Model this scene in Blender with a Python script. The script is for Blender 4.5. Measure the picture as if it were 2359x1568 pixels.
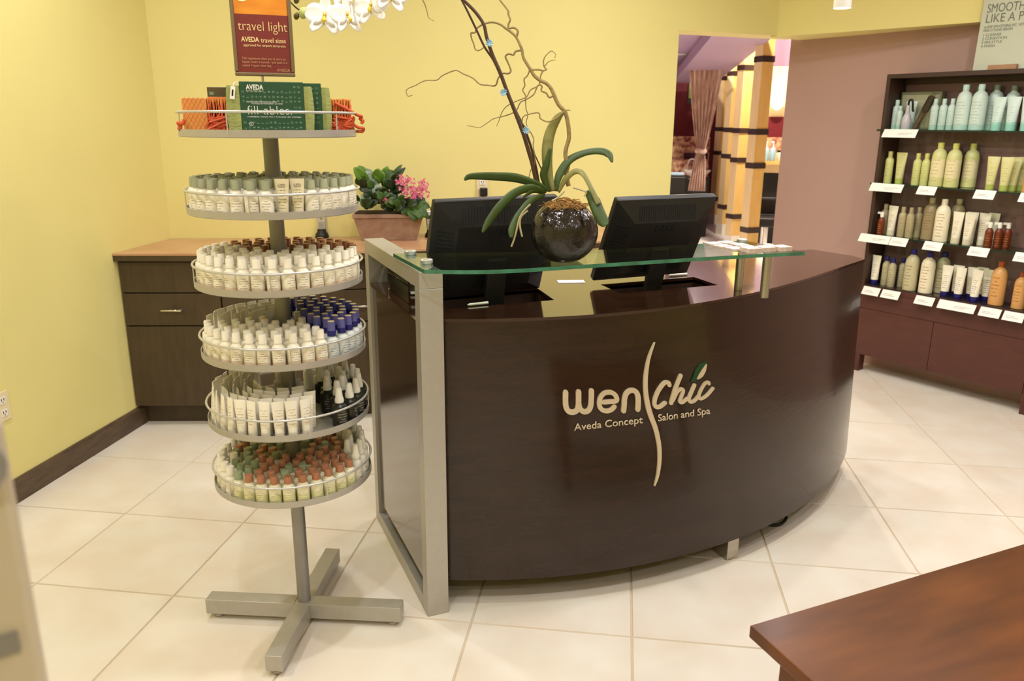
import bpy, math, random
import numpy as np
from mathutils import Vector, Matrix
from mathutils.geometry import tessellate_polygon

random.seed(7)
for o in list(bpy.data.objects):
    bpy.data.objects.remove(o)
scene = bpy.context.scene
COL = scene.collection
PI = math.pi
R = math.radians

# ------------------------------------------------------------------ camera
CAM = Vector((1.9137, -3.1164, 1.5169))
FPX = 1816.7
YAW, PITCH, ROLL = -0.135786, -0.270188, -0.005674
_f = Vector((math.sin(YAW) * math.cos(PITCH), math.cos(YAW) * math.cos(PITCH), math.sin(PITCH)))
_r = Vector((math.cos(YAW), -math.sin(YAW), 0))
_d = _f.cross(_r)
_c, _s = math.cos(ROLL), math.sin(ROLL)
RIGHT, DOWN, FWD = _c * _r + _s * _d, -_s * _r + _c * _d, _f
camd = bpy.data.cameras.new('camera')
camd.sensor_fit = 'HORIZONTAL'
camd.sensor_width = 36.0
camd.lens = 36.0 * FPX / 2359.0
camd.clip_start = 0.05
camd.dof.use_dof = True
camd.dof.focus_distance = 2.55
camd.dof.aperture_fstop = 5.0
cam = bpy.data.objects.new('camera', camd)
COL.objects.link(cam)
M = Matrix.Identity(4)
for i in range(3):
    M[i][0], M[i][1], M[i][2], M[i][3] = RIGHT[i], -DOWN[i], -FWD[i], CAM[i]
cam.matrix_world = M
scene.camera = cam

# ------------------------------------------------------------------ world, exposure
w = bpy.data.worlds.new('world')
scene.world = w
w.use_nodes = True
w.node_tree.nodes['Background'].inputs[0].default_value = (1.0, 0.93, 0.82, 1)
w.node_tree.nodes['Background'].inputs[1].default_value = 0.25
vs = scene.view_settings
vs.view_transform = 'Standard'
vs.look = 'None'
vs.gamma = 1.0
vs.use_curve_mapping = False
vs.exposure = 0.0

CEIL = 2.75
LAMP_W = 11.7
LAMP_COL = (1.0, 1.0, 1.04)
# x, y, dimmer
DOWNLIGHTS = [(0.15, -0.20), (1.62, 0.62, 0.7), (2.25, 1.05, 0.75), (0.15, -1.75), (1.45, -1.15), (2.75, -0.45), (3.55, 0.35),
              (1.3, -2.45), (2.7, -2.0), (4.2, -1.1), (0.4, -3.7), (2.2, -4.0), (4.2, -3.0)]


def ray(px, py):
    return RIGHT * ((px - 1179.5) / FPX) + DOWN * ((py - 784.0) / FPX) + FWD


def on_z(px, py, z):
    d = ray(px, py)
    return CAM + d * ((z - CAM.z) / d.z)


def on_plane(px, py, p0, n):
    d = ray(px, py)
    return CAM + d * ((Vector(p0) - CAM).dot(n) / d.dot(n))


def at_dist(px, py, h):
    d = ray(px, py)
    return CAM + d * (h / math.hypot(d.x, d.y))


def to_px(X):
    q = Vector(X) - CAM
    z = q.dot(FWD)
    return 1179.5 + FPX * q.dot(RIGHT) / z, 784.0 + FPX * q.dot(DOWN) / z


# ------------------------------------------------------------------ materials
def lin(c):
    def f(v):
        v /= 255.0
        return v / 12.92 if v <= 0.04045 else ((v + 0.055) / 1.055) ** 2.4
    return (f(c[0]), f(c[1]), f(c[2]), 1.0)


MATS = {}


def N(nt, t, **kw):
    n = nt.nodes.new(t)
    for k, v in kw.items():
        setattr(n, k, v)
    return n


def mth(nt, op, a, b=None):
    n = nt.nodes.new('ShaderNodeMath')
    n.operation = op
    for i, v in enumerate((a, b)):
        if v is None:
            continue
        if isinstance(v, (int, float)):
            n.inputs[i].default_value = v
        else:
            nt.links.new(v, n.inputs[i])
    return n.outputs[0]


def mat(name, col, rough=0.5, metal=0.0, var=0.0, scale=8.0, stretch=(1, 1, 1), bump=0.0, bscale=60.0, coat=0.0,
        trans=0.0, emit=0.0, ior=1.45, spec=0.5, objvar=0.0, sss=0.0, crough=0.05, col2=None, detail=4.0):
    if name in MATS:
        return MATS[name]
    m = bpy.data.materials.new(name)
    m.use_nodes = True
    nt = m.node_tree
    b = nt.nodes['Principled BSDF']
    base = lin(col)
    b.inputs['Base Color'].default_value = base
    b.inputs['Roughness'].default_value = rough
    b.inputs['Metallic'].default_value = metal
    b.inputs['IOR'].default_value = ior
    b.inputs['Specular IOR Level'].default_value = spec
    b.inputs['Coat Weight'].default_value = coat
    b.inputs['Coat Roughness'].default_value = crough
    b.inputs['Transmission Weight'].default_value = trans
    if emit:
        b.inputs['Emission Color'].default_value = base
        b.inputs['Emission Strength'].default_value = emit
    tc = N(nt, 'ShaderNodeTexCoord')
    if var or objvar:
        mp = N(nt, 'ShaderNodeMapping')
        mp.inputs['Scale'].default_value = stretch
        nt.links.new(tc.outputs['Object'], mp.inputs[0])
        nz = N(nt, 'ShaderNodeTexNoise')
        nz.inputs['Scale'].default_value = scale
        nz.inputs['Detail'].default_value = detail
        oi = N(nt, 'ShaderNodeObjectInfo')
        add = N(nt, 'ShaderNodeVectorMath', operation='ADD')
        nt.links.new(mp.outputs[0], add.inputs[0])
        mul = N(nt, 'ShaderNodeVectorMath', operation='SCALE')
        comb = N(nt, 'ShaderNodeCombineXYZ')
        for i in range(3):
            nt.links.new(oi.outputs['Random'], comb.inputs[i])
        nt.links.new(comb.outputs[0], mul.inputs[0])
        mul.inputs['Scale'].default_value = 37.0 if objvar else 0.0
        nt.links.new(mul.outputs[0], add.inputs[1])
        nt.links.new(add.outputs[0], nz.inputs['Vector'])
        mr = N(nt, 'ShaderNodeMapRange')
        mr.inputs[1].default_value = 0.3
        mr.inputs[2].default_value = 0.7
        nt.links.new(nz.outputs['Fac'], mr.inputs[0])
        mix = N(nt, 'ShaderNodeMix', data_type='RGBA')
        if col2:
            ca, cb = base, lin(col2)
        else:
            ca = tuple(max(0, x * (1 - var)) for x in base[:3]) + (1,)
            cb = tuple(min(1, x * (1 + var)) for x in base[:3]) + (1,)
        mix.inputs[6].default_value = ca
        mix.inputs[7].default_value = cb
        nt.links.new(mr.outputs[0], mix.inputs[0])
        out = mix.outputs[2]
        if objvar:
            hs = N(nt, 'ShaderNodeHueSaturation')
            v = mth(nt, 'MULTIPLY_ADD', oi.outputs['Random'], 2 * objvar)
            v.node.inputs[2].default_value = 1.0 - objvar
            nt.links.new(v, hs.inputs['Value'])
            nt.links.new(out, hs.inputs['Color'])
            out = hs.outputs[0]
        nt.links.new(out, b.inputs['Base Color'])
    if bump:
        nb = N(nt, 'ShaderNodeTexNoise')
        nb.inputs['Scale'].default_value = bscale
        nb.inputs['Detail'].default_value = 3
        mp2 = N(nt, 'ShaderNodeMapping')
        mp2.inputs['Scale'].default_value = stretch
        nt.links.new(tc.outputs['Object'], mp2.inputs[0])
        nt.links.new(mp2.outputs[0], nb.inputs['Vector'])
        bp = N(nt, 'ShaderNodeBump')
        bp.inputs['Strength'].default_value = bump
        bp.inputs['Distance'].default_value = 0.01
        nt.links.new(nb.outputs['Fac'], bp.inputs['Height'])
        nt.links.new(bp.outputs[0], b.inputs['Normal'])
    MATS[name] = m
    return m


def print_mat(name, col, ink, z0, z1, n, hw, rough=0.35, dens=0.36, band=None, bandcol=None, trans=0.0):
    """Flat print: n rows of small type between z0 and z1 on the -y side of a container."""
    if name in MATS:
        return MATS[name]
    m = mat(name, col, rough)
    nt = m.node_tree
    b = nt.nodes['Principled BSDF']
    b.inputs['Transmission Weight'].default_value = trans
    tc = N(nt, 'ShaderNodeTexCoord')
    sp = N(nt, 'ShaderNodeSeparateXYZ')
    nt.links.new(tc.outputs['Object'], sp.inputs[0])
    t = mth(nt, 'MULTIPLY', mth(nt, 'SUBTRACT', sp.outputs[2], z0), n / (z1 - z0))
    row = mth(nt, 'FLOOR', t)
    fr = mth(nt, 'FRACT', t)
    m1 = mth(nt, 'LESS_THAN', fr, dens)
    m2 = mth(nt, 'MULTIPLY', mth(nt, 'GREATER_THAN', t, 0.0), mth(nt, 'LESS_THAN', t, float(n)))
    wn = N(nt, 'ShaderNodeTexWhiteNoise', noise_dimensions='1D')
    nt.links.new(row, wn.inputs['W'])
    lim = mth(nt, 'MULTIPLY', mth(nt, 'MULTIPLY_ADD', wn.outputs['Value'], 0.6), hw)
    lim.node.inputs[0].links[0].from_node.inputs[2].default_value = 0.4
    m3 = mth(nt, 'LESS_THAN', mth(nt, 'ABSOLUTE', sp.outputs[0]), lim)
    m4 = mth(nt, 'LESS_THAN', sp.outputs[1], 0.0)
    cb = N(nt, 'ShaderNodeCombineXYZ')
    nt.links.new(mth(nt, 'MULTIPLY', sp.outputs[0], 900.0), cb.inputs[0])
    nt.links.new(mth(nt, 'MULTIPLY', row, 7.3), cb.inputs[1])
    nz = N(nt, 'ShaderNodeTexNoise')
    nz.inputs['Scale'].default_value = 1.0
    nz.inputs['Detail'].default_value = 1.0
    nt.links.new(cb.outputs[0], nz.inputs['Vector'])
    m5 = mth(nt, 'GREATER_THAN', nz.outputs['Fac'], 0.45)
    k = mth(nt, 'MULTIPLY', mth(nt, 'MULTIPLY', m1, m2), mth(nt, 'MULTIPLY', mth(nt, 'MULTIPLY', m3, m4), m5))
    mix = N(nt, 'ShaderNodeMix', data_type='RGBA')
    mix.inputs[6].default_value = lin(col)
    mix.inputs[7].default_value = lin(ink)
    if band:
        bm = mth(nt, 'MULTIPLY', mth(nt, 'GREATER_THAN', sp.outputs[2], band[0]), mth(nt, 'LESS_THAN', sp.outputs[2], band[1]))
        mb = N(nt, 'ShaderNodeMix', data_type='RGBA')
        mb.inputs[6].default_value = lin(col)
        mb.inputs[7].default_value = lin(bandcol)
        nt.links.new(bm, mb.inputs[0])
        nt.links.new(mb.outputs[2], mix.inputs[6])
    nt.links.new(k, mix.inputs[0])
    nt.links.new(mix.outputs[2], b.inputs['Base Color'])
    return m


def thin_glass(name, tint, refl=1.0):
    """Clear pane: transparent with a Fresnel mirror on top."""
    if name in MATS:
        return MATS[name]
    m = bpy.data.materials.new(name)
    m.use_nodes = True
    nt = m.node_tree
    nt.nodes.clear()
    out = N(nt, 'ShaderNodeOutputMaterial')
    tr = N(nt, 'ShaderNodeBsdfTransparent')
    tr.inputs[0].default_value = lin(tint)
    gl = N(nt, 'ShaderNodeBsdfGlossy')
    gl.inputs['Roughness'].default_value = 0.02
    lw = N(nt, 'ShaderNodeLayerWeight')
    lw.inputs[0].default_value = 0.5
    fre = mth(nt, 'MULTIPLY_ADD', mth(nt, 'POWER', lw.outputs['Facing'], 4.0), 0.9)
    fre.node.inputs[2].default_value = 0.03
    mx = N(nt, 'ShaderNodeMixShader')
    nt.links.new(mth(nt, 'MULTIPLY', fre, refl), mx.inputs[0])
    nt.links.new(tr.outputs[0], mx.inputs[1])
    nt.links.new(gl.outputs[0], mx.inputs[2])
    nt.links.new(mx.outputs[0], out.inputs[0])
    MATS[name] = m
    return m


# ------------------------------------------------------------------ mesh building
class MB:
    def __init__(s):
        s.v, s.f = [], []

    def add(s, vs_, fs):
        k = len(s.v)
        s.v += [tuple(x) for x in vs_]
        s.f += [tuple(i + k for i in f) for f in fs]
        return s

    def box(s, x0, x1, y0, y1, z0, z1, mtx=None):
        p = [(x0, y0, z0), (x1, y0, z0), (x1, y1, z0), (x0, y1, z0), (x0, y0, z1), (x1, y0, z1), (x1, y1, z1), (x0, y1, z1)]
        if mtx is not None:
            p = [mtx @ Vector(q) for q in p]
        return s.add(p, [(0, 3, 2, 1), (4, 5, 6, 7), (0, 1, 5, 4), (1, 2, 6, 5), (2, 3, 7, 6), (3, 0, 4, 7)])

    def lathe(s, prof, seg=16, mtx=None, cap=True):
        vs_, fs = [], []
        n = len(prof)
        for r, z in prof:
            for k in range(seg):
                a = 2 * PI * k / seg
                q = Vector((r * math.cos(a), r * math.sin(a), z))
                vs_.append(mtx @ q if mtx is not None else q)
        for i in range(n - 1):
            for k in range(seg):
                k2 = (k + 1) % seg
                fs.append((i * seg + k, i * seg + k2, (i + 1) * seg + k2, (i + 1) * seg + k))
        if cap:
            fs.append(tuple(range(seg - 1, -1, -1)))
            fs.append(tuple((n - 1) * seg + k for k in range(seg)))
        return s.add(vs_, fs)

    def cyl(s, p0, p1, r, seg=12, r1=None):
        return s.tube([p0, p1], [r, r if r1 is None else r1], seg)

    def tube(s, pts, rad, seg=8, closed=False):
        pts = [Vector(q) for q in pts]
        n = len(pts)
        if isinstance(rad, (int, float)):
            rad = [rad] * n
        vs_, fs = [], []
        up = None
        for i, q in enumerate(pts):
            if closed:
                t = (pts[(i + 1) % n] - pts[i - 1]).normalized()
            else:
                t = (pts[min(i + 1, n - 1)] - pts[max(i - 1, 0)]).normalized()
            if up is None:
                up = Vector((0, 0, 1)) if abs(t.z) < 0.9 else Vector((1, 0, 0))
            a = t.cross(up)
            if a.length < 1e-6:
                a = t.orthogonal()
            a.normalize()
            b = a.cross(t).normalized()
            up = b
            for k in range(seg):
                an = 2 * PI * k / seg
                vs_.append(q + (a * math.cos(an) + b * math.sin(an)) * rad[i])
        for i in range(n if closed else n - 1):
            j = (i + 1) % n
            for k in range(seg):
                k2 = (k + 1) % seg
                fs.append((i * seg + k, i * seg + k2, j * seg + k2, j * seg + k))
        if not closed:
            fs.append(tuple(range(seg - 1, -1, -1)))
            fs.append(tuple((n - 1) * seg + k for k in range(seg)))
        return s.add(vs_, fs)

    def prism(s, poly, z0, z1, holes=()):
        """Extruded plan polygon (counter-clockwise) with holes."""
        loops = [[Vector((x, y, 0)) for x, y in poly]] + [[Vector((x, y, 0)) for x, y in h] for h in holes]
        flat = [q for l in loops for q in l]
        tris = tessellate_polygon(loops)
        n = len(flat)
        vs_ = [(q.x, q.y, z0) for q in flat] + [(q.x, q.y, z1) for q in flat]
        fs = []
        for t in tris:
            a, b, c = (flat[i] for i in t)
            if (b - a).cross(c - a).z < 0:
                t = t[::-1]
            fs.append(tuple(i + n for i in t))
            fs.append(tuple(t[::-1]))
        k = 0
        for l in loops:
            m_ = len(l)
            for i in range(m_):
                a, b = k + i, k + (i + 1) % m_
                fs.append((a, b, b + n, a + n))
            k += m_
        return s.add(vs_, fs)

    def leaf(s, pts, wid, side, fold=0.25):
        """A folded blade along pts; wid = half widths; side = lateral direction(s)."""
        pts = [Vector(q) for q in pts]
        n = len(pts)
        vs_, fs = [], []
        for i, q in enumerate(pts):
            t = (pts[min(i + 1, n - 1)] - pts[max(i - 1, 0)]).normalized()
            sd = side[i] if isinstance(side, list) else side
            sd = Vector(sd)
            sd = (sd - t * sd.dot(t))
            if sd.length < 1e-5:
                sd = t.orthogonal()
            sd.normalize()
            nn = sd.cross(t)
            w_ = wid[i]
            vs_ += [q - sd * w_ + nn * w_ * fold, q - sd * w_ * .5 + nn * w_ * fold * .4, q, q + sd * w_ * .5 + nn * w_ * fold * .4, q + sd * w_ + nn * w_ * fold]
        for i in range(n - 1):
            for k in range(4):
                fs.append((i * 5 + k, i * 5 + k + 1, i * 5 + 6 + k, i * 5 + 5 + k))
        return s.add(vs_, fs)

    def mesh(s, name, smooth=None):
        me = bpy.data.meshes.new(name)
        me.from_pydata(s.v, [], s.f)
        me.validate()
        if smooth is not None:
            for p in me.polygons:
                p.use_smooth = True
            me.set_sharp_from_angle(angle=R(smooth))
        me.update()
        return me


def put(name, mb, m, parent=None, smooth=None, bevel=0.0, solid=0.0, loc=None, rz=None, sub=0, off=-1):
    me = mb if isinstance(mb, bpy.types.Mesh) else mb.mesh(name, smooth)
    o = bpy.data.objects.new(name, me)
    COL.objects.link(o)
    if not me.materials:
        me.materials.append(m)
    if parent:
        o.parent = parent
    if loc is not None:
        o.location = loc
    if rz is not None:
        o.rotation_euler[2] = rz
    if solid:
        md = o.modifiers.new('solidify', 'SOLIDIFY')
        md.thickness = solid
        md.offset = off
    if bevel:
        md = o.modifiers.new('bevel', 'BEVEL')
        md.width = bevel
        md.segments = 2
        md.limit_method = 'ANGLE'
    if sub:
        md = o.modifiers.new('subsurf', 'SUBSURF')
        md.levels = md.render_levels = sub
    return o


def tag(o, label, cat, group=None):
    o['label'] = label
    o['category'] = cat
    if group:
        o['group'] = group
    return o


def thing(name, label, cat, loc=(0, 0, 0), rz=0.0, group=None):
    o = bpy.data.objects.new(name, None)
    o.empty_display_size = 0.05
    COL.objects.link(o)
    o.location = loc
    o.rotation_euler[2] = rz
    return tag(o, label, cat, group)


def struct(o):
    o['kind'] = 'structure'
    return o


def dup(root, loc, rz=0.0, label=None, group=None, scale=None):
    r = root.copy()
    COL.objects.link(r)
    r.location = loc
    r.rotation_euler[2] = rz
    if scale:
        r.scale = (scale, scale, scale)
    if label:
        r['label'] = label
    if group:
        r['group'] = group
    for ch in root.children:
        c = ch.copy()
        COL.objects.link(c)
        c.parent = r
        for g in ch.children:
            d = g.copy()
            COL.objects.link(d)
            d.parent = c
    return r


def text_mesh(body, size, extrude=0.0, shear=0.0, bold=0.0, spacing=1.0, align='LEFT'):
    cu = bpy.data.curves.new('lettering', 'FONT')
    cu.body = body
    cu.size = size
    cu.extrude = extrude
    cu.shear = shear
    cu.offset = bold
    cu.space_character = spacing
    cu.align_x = align
    cu.resolution_u = 4
    o = bpy.data.objects.new('lettering', cu)
    COL.objects.link(o)
    bpy.context.view_layer.update()
    me = bpy.data.meshes.new_from_object(o.evaluated_get(bpy.context.evaluated_depsgraph_get()))
    bpy.data.objects.remove(o)
    bpy.data.curves.remove(cu)
    return me


def lettering(name, body, size, m, parent, loc, fit=None, depth=0.0006, bold=0.0, spacing=1.0, align='LEFT', shear=0.0):
    """Raised flat print on a face that looks along -y of its parent; fit = wanted width."""
    me = text_mesh(body, size, depth / 2, shear, bold, spacing, align)
    sx = 1.0
    if fit:
        xs = [v.co.x for v in me.vertices]
        sx = fit / (max(xs) - min(xs))
    for v in me.vertices:
        x, y, z = v.co
        v.co = (x * sx, -z, y)
    me.flip_normals()
    me.flip_normals()
    me.materials.clear()
    return put(name, me, m, parent, loc=loc)


def smooth_pts(pts, n=4, closed=False):
    """Catmull-Rom through points."""
    P = [Vector(q) for q in pts]
    out = []
    L = len(P)
    for i in range(L - 1):
        a, b, c, d = P[max(i - 1, 0)], P[i], P[i + 1], P[min(i + 2, L - 1)]
        for k in range(n):
            t = k / n
            out.append(0.5 * ((2 * b) + (c - a) * t + (2 * a - 5 * b + 4 * c - d) * t * t + (3 * b - a - 3 * c + d) * t ** 3))
    out.append(P[-1])
    return out


def lerp_list(vals, m_):
    n = len(vals)
    out = []
    for i in range(m_):
        t = i / (m_ - 1) * (n - 1)
        k = min(int(t), n - 2)
        out.append(vals[k] + (vals[k + 1] - vals[k]) * (t - k))
    return out


ORD = ['first', 'second', 'third', 'fourth', 'fifth', 'sixth', 'seventh', 'eighth', 'ninth', 'tenth', 'eleventh', 'twelfth',
       'thirteenth', 'fourteenth', 'fifteenth', 'sixteenth', 'seventeenth', 'eighteenth', 'nineteenth', 'twentieth',
       'twenty-first', 'twenty-second', 'twenty-third', 'twenty-fourth', 'twenty-fifth']

# ------------------------------------------------------------------ palette
YELLOW = mat('yellow_wall_paint', (231, 219, 144), 0.6, var=0.02, scale=2.0, bump=0.03, bscale=300)
PURPLE = mat('mauve_wall_paint', (180, 148, 138), 0.55, var=0.02, scale=2.0, bump=0.03, bscale=300)
CREAM_CEIL = mat('cream_ceiling_paint', (240, 230, 205), 0.7, var=0.01)
TILE = mat('cream_floor_tile', (230, 223, 208), 0.42, var=0.035, scale=5.0, bump=0.02, bscale=25, objvar=0.012, col2=(223, 209, 190), spec=0.35)
GROUT = mat('beige_grout', (204, 186, 158), 0.8, var=0.05, scale=30)
DARKTRIM = mat('dark_stained_baseboard', (88, 70, 52), 0.4, var=0.25, scale=9, stretch=(6, 1, 6))
CABWOOD = mat('dark_olive_stained_wood', (72, 58, 38), 0.42, var=0.18, scale=6, stretch=(5, 5, 1), bump=0.05, bscale=40)
LAMINATE = mat('terracotta_laminate', (204, 160, 124), 0.25, var=0.10, scale=5, col2=(184, 138, 102))
DESKWOOD = mat('espresso_desk_veneer', (44, 27, 17), 0.2, var=0.22, scale=4.5, stretch=(1.2, 1.2, 7), bump=0.04, bscale=14, coat=0.28, crough=0.08, spec=0.4)
DESKSIDE = mat('polished_espresso_side', (48, 28, 17), 0.12, var=0.2, scale=4.5, stretch=(1.2, 1.2, 7), coat=0.8, crough=0.13)
DESKTOP = mat('espresso_desktop_veneer', (56, 32, 21), 0.10, var=0.15, scale=5, stretch=(1, 4, 1), bump=0.015, bscale=18, coat=0.5, crough=0.04)
ALU = mat('satin_silver_paint', (182, 178, 170), 0.42, metal=0.5, var=0.03, scale=40)
STEEL = mat('brushed_steel', (182, 176, 164), 0.3, metal=0.85, var=0.05, scale=12, stretch=(1, 1, 12))
STEELD = mat('grey_steel_tube', (146, 144, 140), 0.4, metal=0.45, var=0.05, scale=12)
CHROME = mat('polished_chrome', (225, 222, 215), 0.08, metal=1.0)
SATINC = mat('satin_chrome', (214, 212, 206), 0.28, metal=0.6)
BLACKP = mat('black_plastic', (26, 24, 22), 0.45, var=0.15, scale=60, bump=0.05, bscale=400)
BLACKG = mat('black_gloss', (14, 13, 12), 0.15)
VENTB = mat('black_vent_slot', (8, 8, 8), 0.6)
WHITEP = mat('white_plastic', (238, 232, 216), 0.35)
WHITEC = mat('white_card', (246, 242, 232), 0.55)
IVORY = mat('ivory_cover_plate', (232, 216, 176), 0.4)
MAROON = mat('maroon_cabinet_wood', (86, 48, 40), 0.4, var=0.10, scale=7, stretch=(1, 1, 5), bump=0.03, bscale=50)
SHELFDARK = mat('dark_brown_shelf_wood', (62, 42, 32), 0.45, var=0.1, scale=8)
TABLEWOOD = mat('warm_brown_table_wood', (100, 56, 20), 0.4, var=0.3, scale=3.2, stretch=(1, 5, 1), spec=0.3, coat=0.05, crough=0.2, bump=0.02, bscale=30)
GLASS = thin_glass('clear_glass', (236, 246, 240))
SHELFGLASS = thin_glass('shelf_glass', (214, 232, 222))
GEDGE = mat('green_glass_edge', (58, 120, 96), 0.1, coat=0.5, var=0.3, scale=26)
GEDGEP = thin_glass('pale_glass_edge', (150, 200, 178), 2.0)
LIGHTEMIT = mat('lit_lamp_face', (255, 244, 224), 0.5, emit=8.0)

# ================================================================== STRUCTURE
# -- floor: grout slab with single tiles
T = 0.5
mb = MB().box(-0.5, 6.4, -5.2, 3.2, -0.06, -0.004)
floor = struct(put('floor', mb, GROUT))
g = 0.0028
tm = MB()
h = T / 2 - g
tm.add([(-h, -h, -0.004), (h, -h, -0.004), (h, h, -0.004), (-h, h, -0.004),
        (-h + .0015, -h + .0015, 0), (h - .0015, -h + .0015, 0), (h - .0015, h - .0015, 0), (-h + .0015, h - .0015, 0)],
       [(4, 5, 6, 7), (0, 1, 5, 4), (1, 2, 6, 5), (2, 3, 7, 6), (3, 0, 4, 7)])
tme = tm.mesh('tile')
PW0 = Vector((2.99, 2.70, 0))
PWD = Vector((math.cos(R(-46)), math.sin(R(-46)), 0))
for i in range(-1, 12):
    for j in range(-9, 6):
        cx, cy = (i + 0.5) * T, (j + 0.5) * T
        q = Vector((cx, cy, 0)) - PW0
        if q.x * PWD.y * -1 + q.y * PWD.x > 0.55 and cy > 0:
            continue
        if cy > 0.61 + 0.55 * cx + 1.0:
            continue
        put('tile', tme, TILE, floor, loc=(cx, cy, 0))

# -- walls
struct(put('wall_left', MB().box(-0.62, -0.5, -5.2, 1.2, 0, CEIL), YELLOW))
struct(put('wall_front', MB().box(-0.62, 6.4, -5.32, -5.2, 0, CEIL), YELLOW))
struct(put('wall_side', MB().box(6.4, 6.52, -5.32, 3.0, 0, CEIL), YELLOW))
struct(put('ceiling', MB().box(-0.62, 6.52, -5.32, 3.2, CEIL, CEIL + 0.1), CREAM_CEIL))
WB = [(-0.5, 0.86), (0.0, 0.975), (0.47, 1.125), (0.80, 1.28), (1.2, 1.505), (1.79, 1.83), (2.215, 2.064)]
wb = [(q.x, q.y) for q in smooth_pts([(x, y, 0) for x, y in WB], 4)]
wn_ = Vector((-0.482, 0.876))
poly = wb + [(wb[-1][0] + wn_.x * .2, wb[-1][1] + wn_.y * .2)] + [(x - 0.05, y + 0.2) for x, y in wb[-6::-4]]
struct(put('wall_back', MB().prism(poly, 0, CEIL), YELLOW, smooth=40))
HD = Vector((0.876, 0.482))
h0 = Vector(wb[-1])
h1 = h0 + HD * 0.95
poly = [tuple(h0), tuple(h1), tuple(h1 + wn_ * .2), tuple(h0 + wn_ * .2)]
struct(put('trim_1', MB().prism(poly, 2.056, CEIL), YELLOW))
# display-wall frame: x along the wall, y away from the room
UNIT = Vector((4.118, 1.247, 0))
URZ = R(-46)
UM = Matrix.Translation(UNIT) @ Matrix.Rotation(URZ, 4, 'Z')
wr = struct(put('wall_right', MB().box(-1.83, 3.3, 0.2, 0.32, 0, CEIL), PURPLE, loc=UNIT, rz=URZ))
struct(put('trim_2', MB().prism([(-1.76, -.112), (.55, .283), (.55, .32), (-1.76, .199)], 2.048, CEIL), YELLOW, loc=UNIT, rz=URZ))
# baseboard on the left wall
mb = MB().add([(-0.4995, -5.2, 0), (-0.485, -5.2, 0), (-0.485, -5.2, .088), (-0.492, -5.2, .098), (-0.4995, -5.2, .1),
               (-0.4995, 0.44, 0), (-0.485, 0.44, 0), (-0.485, 0.44, .088), (-0.492, 0.44, .098), (-0.4995, 0.44, .1)],
              [(0, 5, 6, 1), (1, 6, 7, 2), (2, 7, 8, 3), (3, 8, 9, 4), (0, 1, 2, 3, 4), (5, 9, 8, 7, 6)])
struct(put('baseboard_left', mb, DARKTRIM))

# -- recessed ceiling downlights
cme = MB().lathe([(0.075, 0.0), (0.075, -0.012), (0.06, -0.012), (0.055, -0.004), (0.055, 0.0)], 20).mesh('trim_ring', 40)
dme = MB().lathe([(0.054, -0.003), (0.054, -0.001)], 20).mesh('lens')
for k, (x, y, *dim) in enumerate(DOWNLIGHTS):
    t = thing('ceiling_downlight', 'round recessed downlight in the ceiling', 'light', (x, y, CEIL), 0, 'recessed ceiling downlights')
    put('trim_ring', cme, WHITEP, t)
    put('lens', dme, LIGHTEMIT, t)
    ld = bpy.data.lights.new('downlight', 'AREA')
    ld.shape = 'DISK'
    ld.size = 0.1
    ld.energy = LAMP_W * (dim[0] if dim else 1.0)
    ld.color = LAMP_COL
    ld.spread = R(172)
    lo = bpy.data.objects.new('bulb', ld)
    COL.objects.link(lo)
    lo.parent = t
    lo.location = (0, 0, -0.014)

# ================================================================== BACK COUNTER
FR = [(-0.498, 0.345), (-0.1, 0.411), (0.223, 0.495), (0.60, 0.60), (0.90, 0.72), (1.30, 0.92), (1.77, 1.15), (2.08, 1.32)]
fr = [(q.x, q.y) for q in smooth_pts([(x, y, 0) for x, y in FR], 4)]
bk = [(q.x, q.y) for q in smooth_pts([(x, y - .004, 0) for x, y in WB[:-1]], 4)]
bk[0] = (-0.498, bk[0][1])
ct = thing('counter_worktop', 'long terracotta laminate worktop with dark edge along the yellow wall', 'worktop', (-0.498, 0.345, 0.86))
off = Vector((-0.498, 0.345))
poly = [(x - off.x, y - off.y) for x, y in fr] + [(x - off.x, y - off.y) for x, y in bk[::-1]]
put('surface', MB().prism(poly, 0.028, 0.038), LAMINATE, ct)
put('edge_band', MB().prism(poly, 0.0, 0.0279), CABWOOD, ct, bevel=0.001)
seg = [(-0.495, 0.372), (-0.02, 0.452), (0.44, 0.585), (0.86, 0.735), (1.29, 0.945), (1.74, 1.165)]
clab = ['dark olive wooden base cabinet in the corner by the yellow wall', 'dark olive base cabinet second from the left wall, behind the spinner display',
        'dark olive base cabinet third from the left wall, behind the silver desk frame', 'dark olive base cabinet hidden behind the left monitor',
        'dark olive base cabinet behind the orchid at the right counter end']
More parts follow.
